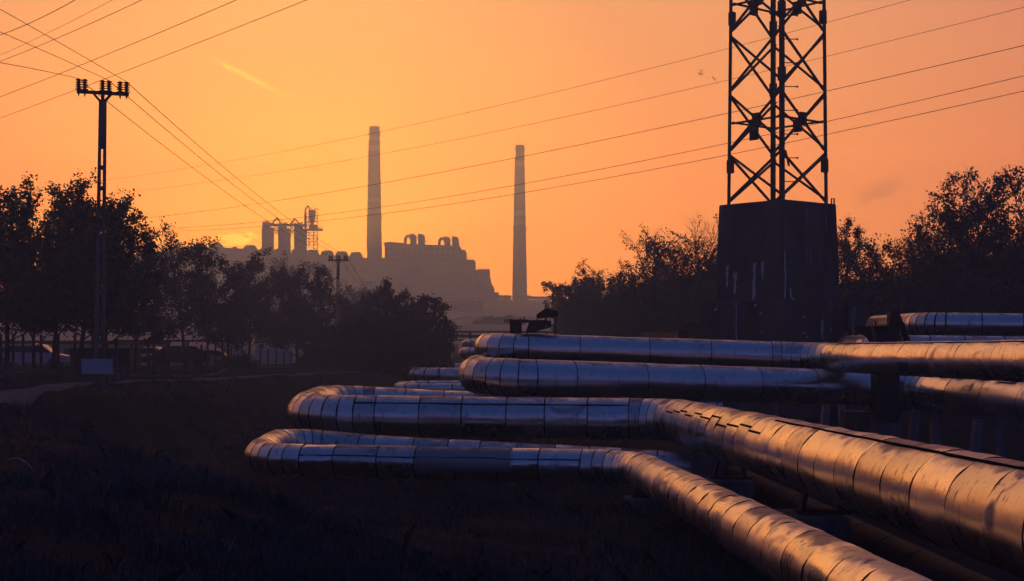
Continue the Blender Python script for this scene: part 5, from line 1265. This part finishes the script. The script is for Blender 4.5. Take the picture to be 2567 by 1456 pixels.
tree('bushy_tree', 'feathery dark tree right of the distant pole', 'tree', at_ground(905, 118), hfor(905, 728, 118), 2.5, 112, 0.23, 11, LEAF3, GB, limbs=14, sub=7, twigs=4, up=0.8, stems=2, lowfill=0.8, trunk_frac=0.06)
tree('bushy_tree', 'tallest feathery tree at the middle of the dark bushes', 'tree', at_ground(962, 112), hfor(962, 706, 112), 2.1, 113, 0.21, 10, LEAF3, GB, limbs=16, sub=7, twigs=4, up=0.95, lowfill=0.7, trunk_frac=0.06)
tree('bushy_tree', 'bushy dark tree before the drooping willow', 'tree', at_ground(1010, 108), hfor(1010, 748, 108), 2.1, 114, 0.21, 11, LEAF2, GB, limbs=14, sub=7, twigs=4, up=0.7, stems=2, lowfill=0.9, trunk_frac=0.05)
tree('willow_tree', 'drooping willow at the right end of the dark bushes', 'tree', at_ground(1062, 104), hfor(1062, 745, 104), 2.05, 115, 0.22, 14, LEAF2, GB, limbs=16, sub=8, twigs=5, up=0.5, weep=0.45, droop=0.8, lowfill=1.0, trunk_frac=0.1, tw_len=1.5)
GU = 'low shrubs in front of the bushy trees'
for k, (px, d, pyt, sp_, lab) in enumerate(((856, 120, 812, 2.0, 'low dark shrub under the distant pole, leftmost of its row'), (905, 108, 800, 2.0, 'low dark shrub second in the row under the bushy trees'), (955, 102, 800, 2.0, 'low dark shrub third in the row, beside the lane end'),
                                       (1010, 98, 810, 1.9, 'low dark shrub below the bushy tree before the willow'), (1068, 99, 800, 1.7, 'rounded dark shrub below the willow'), (1104, 101, 838, 1.0, 'last small shrub beside the access ladder'),
                                       (790, 128, 860, 1.6, 'small dark shrub at the far end of the fence'))):
    tree('shrub', lab, 'shrub', at_ground(px, d), hfor(px, pyt, d), sp_, 130 + k, 0.22, 10, LEAF2, GU, limbs=10, sub=6, twigs=3, up=0.5, stems=3, lowfill=1.6, trunk_frac=0.05)
tree('shrub', 'dark round bush in front of the lettered cabin', 'shrub', at_ground(585, 98), hfor(585, 888, 98), 1.25, 140, 0.17, 10, LEAF2, None, limbs=8, sub=5, twigs=3, up=0.5, stems=3, lowfill=1.0, trunk_frac=0.05)
# hazy trees on the far slope
GF = 'far trees faded by the haze'
for k, (px, d, pyt, sp_, lab) in enumerate(((672, 330, 636, 6.5, 'faded tree left of the dome tree, before the silos'), (712, 340, 652, 6.0, 'faded rounded tree below the middle silo'), (752, 330, 662, 5.0, 'faded tree peeking above the dome-shaped tree'),
                                       (880, 260, 718, 6.0, 'faded thin tree behind the distant pole'), (920, 270, 716, 6.0, 'faded thin tree right of the distant pole'),
                                       (1222, 420, 806, 4.5, 'small faded tree left of the near bracket'), (1250, 415, 793, 5.0, 'rounded faded tree behind the near bracket post'), (1278, 425, 798, 5.0, 'faded tree just behind the clamp of the near bracket'))):
    tree('faded_tree', lab, 'tree', at_ground(px, d), hfor(px, pyt, d), sp_, 150 + k, 0.62, 7, LEAF3, GF, limbs=14, sub=6, twigs=3, up=0.6, lowfill=0.5, trunk_frac=0.15, jit=0.3, minr=0.03, bare=0.2)
# right-hand wood
GW = 'trees of the wood on the right'
RW = [(1425, 180, 704, 2.3, 0.36, 0.3, 'faded tree at the left end of the right-hand wood'), (1458, 165, 692, 2.6, 0.33, 0.2, 'second faded tree of the right-hand wood'), (1495, 131, 688, 3.0, 0.247, 0.2, 'bushy tree with small crown tufts, left part of the wood'),
      (1535, 128, 652, 3.02, 0.233, 0.2, 'tufted tall tree standing out left of the bare-twigged tree'), (1590, 118, 690, 3.4, 0.236, 0.2, 'bushy tree in the notch left of the bare-twigged tree'),
      (1650, 99, 612, 3.81, 0.185, 0.75, 'tree with fine bare twigs on its left flank'), (1715, 95, 566, 3.85, 0.187, 0.85, 'bare-twigged tree rising just left of the pedestal'), (1770, 92, 528, 3.68, 0.187, 0.9, 'tallest bare-twigged tree touching the pedestal'),
      (1700, 90, 690, 3.74, 0.19, 0.2, 'dark bush below the bare-twigged trees'), (1620, 103, 735, 3.56, 0.198, 0.1, 'dark bush beneath the notch of the wood'), (1540, 112, 740, 3.46, 0.208, 0.1, 'dim bush above the far bracket hoods'), (1470, 137, 748, 2.3, 0.228, 0.1, 'dim bush right of the near bracket'),
      (1840, 94, 590, 3.32, 0.188, 0.4, 'tree mostly hidden behind the left side of the pedestal'),
      (2128, 87, 540, 1.79, 0.191, 0.35, 'slim tufted tree just right of the pedestal'), (2180, 88, 600, 2.92, 0.186, 0.75, 'twiggy bush right of the slim tufted tree'), (2240, 86, 592, 2.97, 0.172, 0.85, 'bare upright twigs in the middle of the right-hand skyline'),
      (2300, 81, 575, 2.85, 0.176, 0.85, 'twiggy tree left of the leafy sprays'), (2352, 76, 478, 2.54, 0.217, 0.55, 'tree with sparse leaf sprays on long stalks'), (2420, 75, 520, 2.96, 0.201, 0.3, 'dense tree below the highest leaf sprays'),
      (2490, 70, 412, 2.96, 0.227, 0.25, 'highest tree at the right edge with drooping leaf sprays'), (2575, 70, 425, 2.94, 0.233, 0.2, 'leafy tree cut by the right edge')]
for k, (px, d, pyt, sp_, lf, br_, lab) in enumerate(RW):
    tree('wood_tree', lab, 'tree', at_ground(px, d, -0.3), hfor(px, pyt, d), sp_, 200 + k, lf * 0.72, 14, LEAF3 if k % 2 else LEAF2, GW, limbs=20, sub=8, twigs=5, up=0.75 if br_ < 0.5 else 1.0, lowfill=1.0, trunk_frac=0.10, bare=br_, minr=0.010 if d < 130 else 0.02, stems=1 if k % 3 else 2)
GV = 'dark undergrowth of the wood on the right'
for k, (px, d, pyt, sp_, lab) in enumerate(((1475, 150, 728, 3.2, 'undergrowth clump at the foot of the leftmost faded wood trees'), (1735, 104, 580, 3.6, 'undergrowth clump between the bare-twigged trees'), (1645, 112, 628, 3.8, 'undergrowth clump under the fine bare twigs'), (1550, 130, 682, 4.0, 'undergrowth clump under the tufted tall tree'), (1500, 140, 706, 4.0, 'undergrowth above the far bracket hoods, leftmost clump'), (1600, 120, 655, 3.8, 'undergrowth clump left of the far bracket hood'), (1690, 108, 602, 3.6, 'undergrowth clump right beside the pedestal plinth, left side'), (1780, 100, 560, 3.6, 'undergrowth clump touching the left pedestal face'),
                                       (2135, 84, 585, 3.4, 'undergrowth clump touching the right pedestal face'), (2210, 82, 590, 3.6, 'undergrowth clump above the flanged column'), (2290, 80, 575, 3.6, 'undergrowth clump right above the rounded-end pipe'), (2370, 78, 540, 3.4, 'undergrowth clump below the sparse leaf sprays'), (2450, 74, 500, 3.2, 'undergrowth clump below the highest tree'), (2530, 72, 462, 3.2, 'undergrowth clump at the right edge'),
                                       (2160, 74, 700, 2.91, 'lowest undergrowth between pedestal and column'), (2340, 66, 670, 3.15, 'low undergrowth just behind the rounded-end pipe'), (2480, 66, 640, 3.46, 'low undergrowth at right, above the edge of the pipes'))):
    tree('undergrowth', lab, 'shrub', at_ground(px, d, -0.3), hfor(px, pyt, d), sp_ * 1.2, 260 + k, 0.17 * max(1.0, d / 90), 17, LEAF2, GV, limbs=14, sub=7, twigs=3, up=0.5, stems=3, lowfill=2.6, trunk_frac=0.05, lowz=(0.0, 0.72))

# ------------------------------------------------------------------ grass
def blades(name, n, yr, xr_fn, hr, w, mat, seed, clump=0, bend_=0.5):
    nr = np.random.default_rng(seed)
    m_ = n // clump if clump else n
    u = nr.uniform(0, 1, m_); y = yr[0] * (yr[1] / yr[0]) ** u
    xl, xr = xr_fn(y); x = xl + (xr - xl) * nr.uniform(0, 1, m_)
    if clump:
        rr = nr.uniform(0.05, 0.22, m_).repeat(clump); x = x.repeat(clump) + nr.normal(0, 1, m_ * clump) * rr; y = y.repeat(clump) + nr.normal(0, 1, m_ * clump) * rr; n = m_ * clump
    # keep off the lane and thin out in patches
    pat = np.sin(x * 1.7 + 2 * np.sin(y * 0.9)) * np.sin(y * 1.3 + 1.5 * np.sin(x * 0.7)) + 0.6 * np.sin(x * 4.1 + y * 3.3)
    keep = nr.uniform(-1.6, 1.2, n) < pat
    keep &= ~on_lane(x, y)
    x, y, pat = x[keep], y[keep], pat[keep]; n = len(x)
    z = hgt(x, y) - 0.02
    h = nr.uniform(hr[0], hr[1], n) * (0.75 + 0.35 * np.clip(pat, -1, 1)) * (0.8 + 0.5 * nr.random(n) ** 3)
    az = nr.uniform(0, 2 * math.pi, n); ca, sa = np.cos(az), np.sin(az); tl = nr.uniform(0.1, 1.0, n) * bend_ * h
    ba = nr.uniform(0, 2 * math.pi, n); bx, by = np.cos(ba), np.sin(ba); ww = w * (1 + y * 0.03)
    v = np.empty((n, 5, 3))
    v[:, 0] = np.stack([x - ca * ww, y - sa * ww, z], 1); v[:, 1] = np.stack([x + ca * ww, y + sa * ww, z], 1)
    v[:, 2] = np.stack([x + bx * tl * .35 + ca * ww * .7, y + by * tl * .35 + sa * ww * .7, z + h * .6], 1)
    v[:, 4] = np.stack([x + bx * tl * .35 - ca * ww * .7, y + by * tl * .35 - sa * ww * .7, z + h * .6], 1)
    v[:, 3] = np.stack([x + bx * tl, y + by * tl, z + h * (1 - 0.25 * bend_)], 1)
    f = np.arange(n * 5).reshape(n, 5)
    return tag(fast_mesh(name, v.reshape(-1, 3), f, mat), kind='stuff')
fr = lambda y: (-0.38 * y - 0.5, np.minimum(0.38 * y + 0.5, 3.5 + 0 * y))
o = blades('grass', 120000, (7.5, 50), fr, (0.06, 0.20), 0.0035, GRASS, 1); o['label'] = 'short dark grass covering the bank in the foreground'
o = blades('tall_grass', 7000, (7.5, 42), fr, (0.18, 0.36), 0.0035, GRASS, 2, bend_=0.8); o['label'] = 'longer bent grass tufts on the bank'
o = blades('dry_grass', 4500, (7.5, 40), fr, (0.10, 0.30), 0.003, STRAW, 3, bend_=0.95); o['label'] = 'scattered dry straw-coloured blades in the grass'
o = blades('verge_grass', 30000, (44, 130), lambda y: (-0.38 * y, -0.03 * y - 1.0), (0.06, 0.2), 0.012, GRASS, 4); o['label'] = 'rough grass on the verge beyond the lane'

o = blades('weed_tufts', 9000, (8, 40), fr, (0.22, 0.50), 0.004, GRASS, 5, clump=36, bend_=0.9); o['label'] = 'taller tufts of coarse weeds scattered over the bank'
pb = P(20, 1168, 19.5); qb = P(86, 1180, 18.8)
mb = MB(); z_ = lambda v, e: Vector((v.x, v.y, hz_(v.x, v.y) + e)); mb.tube([z_(pb, 0.10), z_(pb.lerp(qb, .4), 0.16), z_(pb.lerp(qb, .75), 0.12), z_(qb, 0.05)], [0.022, 0.02, 0.014, 0.008], 6); mb.tube([z_(pb.lerp(qb, .4), 0.16), z_(pb.lerp(qb, .6) + Vector((0.02, -0.2, 0)), 0.24)], [0.012, 0.005], 5)
tag(mb.build('fallen_branch', material('bleached_wood', (0.30, 0.27, 0.24), (0.2, 0.18, 0.16), 0.9, scale=6)), 'pale fallen branch lying in the grass near the left edge', 'branch')
# ------------------------------------------------------------------ steam and birds
bm = bmesh.new()
def puff(c, r, sc, seed):
    g = bmesh.ops.create_icosphere(bm, subdivisions=4, radius=1.0)
    for v in g['verts']:
        d = v.co.normalized(); q = d * 1.7 + Vector((seed, seed * 2.3, 0)); k = 1 + 0.55 * mnoise.noise(q) + 0.38 * mnoise.noise(q * 2.3) + 0.22 * mnoise.noise(q * 5.1)
        v.co = Vector(c) + Vector((d.x * sc[0], d.y * sc[1], d.z * sc[2])) * (k * r)
DSt = 1100.0
puff(P(583, 599, DSt), 1.0, (15.5, 8, 4.2), 1.0); puff(P(545, 606, DSt), 1.0, (7, 5, 2.4), 4.0); puff(P(624, 589, DSt), 1.0, (4.2, 4, 2.4), 7.0); puff(P(637, 592, DSt), 1.0, (2.6, 3, 1.6), 9.0)
me = bpy.data.meshes.new('steam_plume'); bm.to_mesh(me); bm.free()
ms = bpy.data.materials.new('steam'); ms.use_nodes = True; t_ = ms.node_tree; t_.nodes.clear()
om = t_.nodes.new('ShaderNodeOutputMaterial'); pv = t_.nodes.new('ShaderNodeVolumePrincipled'); t_.links.new(pv.outputs[0], om.inputs['Volume'])
pv.inputs['Color'].default_value = (0.98, 0.97, 0.95, 1); pv.inputs['Density'].default_value = 0.08; pv.inputs['Anisotropy'].default_value = 0.92
me.materials.append(ms); st = bpy.data.objects.new('steam_plume', me); COL.objects.link(st); tag(st, 'glowing plume of steam drifting above the left hall roof', kind='stuff')

def bird(px, py, d, k):
    p = P(px, py, d); rg = random.Random(k); mb = MB(); a = rg.uniform(-.5, .5); f = rg.uniform(0.1, 0.6); s = 0.22
    # body and two raised wings
    mb.add([p + Vector((-.24 * s, 0, 0)), p + Vector((0, -.1 * s, .04)), p + Vector((.32 * s, 0, .02)), p + Vector((0, .1 * s, .04)), p + Vector((0, 0, -.1 * s))], [(0, 1, 4), (1, 2, 4), (2, 3, 4), (3, 0, 4), (0, 3, 2, 1)])
    for w in (-1, 1): mb.add([p + Vector((-.12 * s, w * .05, .02)), p + Vector((.14 * s, w * .05, .02)), p + Vector((.05 * s + w * .5 * s, w * .5 * s, f * .6)), p + Vector((-.05 * s + w * .9 * s, w * .8 * s, f * .5)), ], [(0, 1, 2, 3)])
    return mb.build('bird', WIREM)
BL = ['topmost bird of the little flock left of the pylon', 'leftmost bird of the little flock left of the pylon', 'faint bird low in the left group of the flock', 'bird at the right of the left group of the flock', 'middle bird of the flock left of the pylon', 'upper of the two birds nearest the pylon', 'bird of the flock nearest the pylon']
for k, (a_, b_) in enumerate(((905, 235), (820, 342), (882, 357), (940, 327), (1148, 450), (1302, 463), (1368, 538))):
    tag(bird((2700 + a_ / 8.557) / 1.596, (260 + b_ / 8.557) / 1.596, 175, k), BL[k], 'bird', 'flock of small birds left of the pylon')

# ------------------------------------------------------------------ air
zlo = float(GZZ.min()) - 1.5
mb = MB(); mb.box((-930, -140, zlo), (930, 1430, 178))
me = mb.mesh('haze', None); hz = bpy.data.objects.new('haze', me); COL.objects.link(hz); tag(hz, 'thin dusk haze filling the valley', kind='stuff')
mh = bpy.data.materials.new('haze_air'); mh.use_nodes = True; t_ = mh.node_tree; t_.nodes.clear()
om = t_.nodes.new('ShaderNodeOutputMaterial'); pv = t_.nodes.new('ShaderNodeVolumePrincipled'); t_.links.new(pv.outputs[0], om.inputs['Volume'])
pv.inputs['Color'].default_value = (0.32, 0.54, 1.0, 1); pv.inputs['Absorption Color'].default_value = (1, 1, 1, 1); pv.inputs['Density'].default_value = 0.0027; pv.inputs['Anisotropy'].default_value = 0.58
me.materials.append(mh)
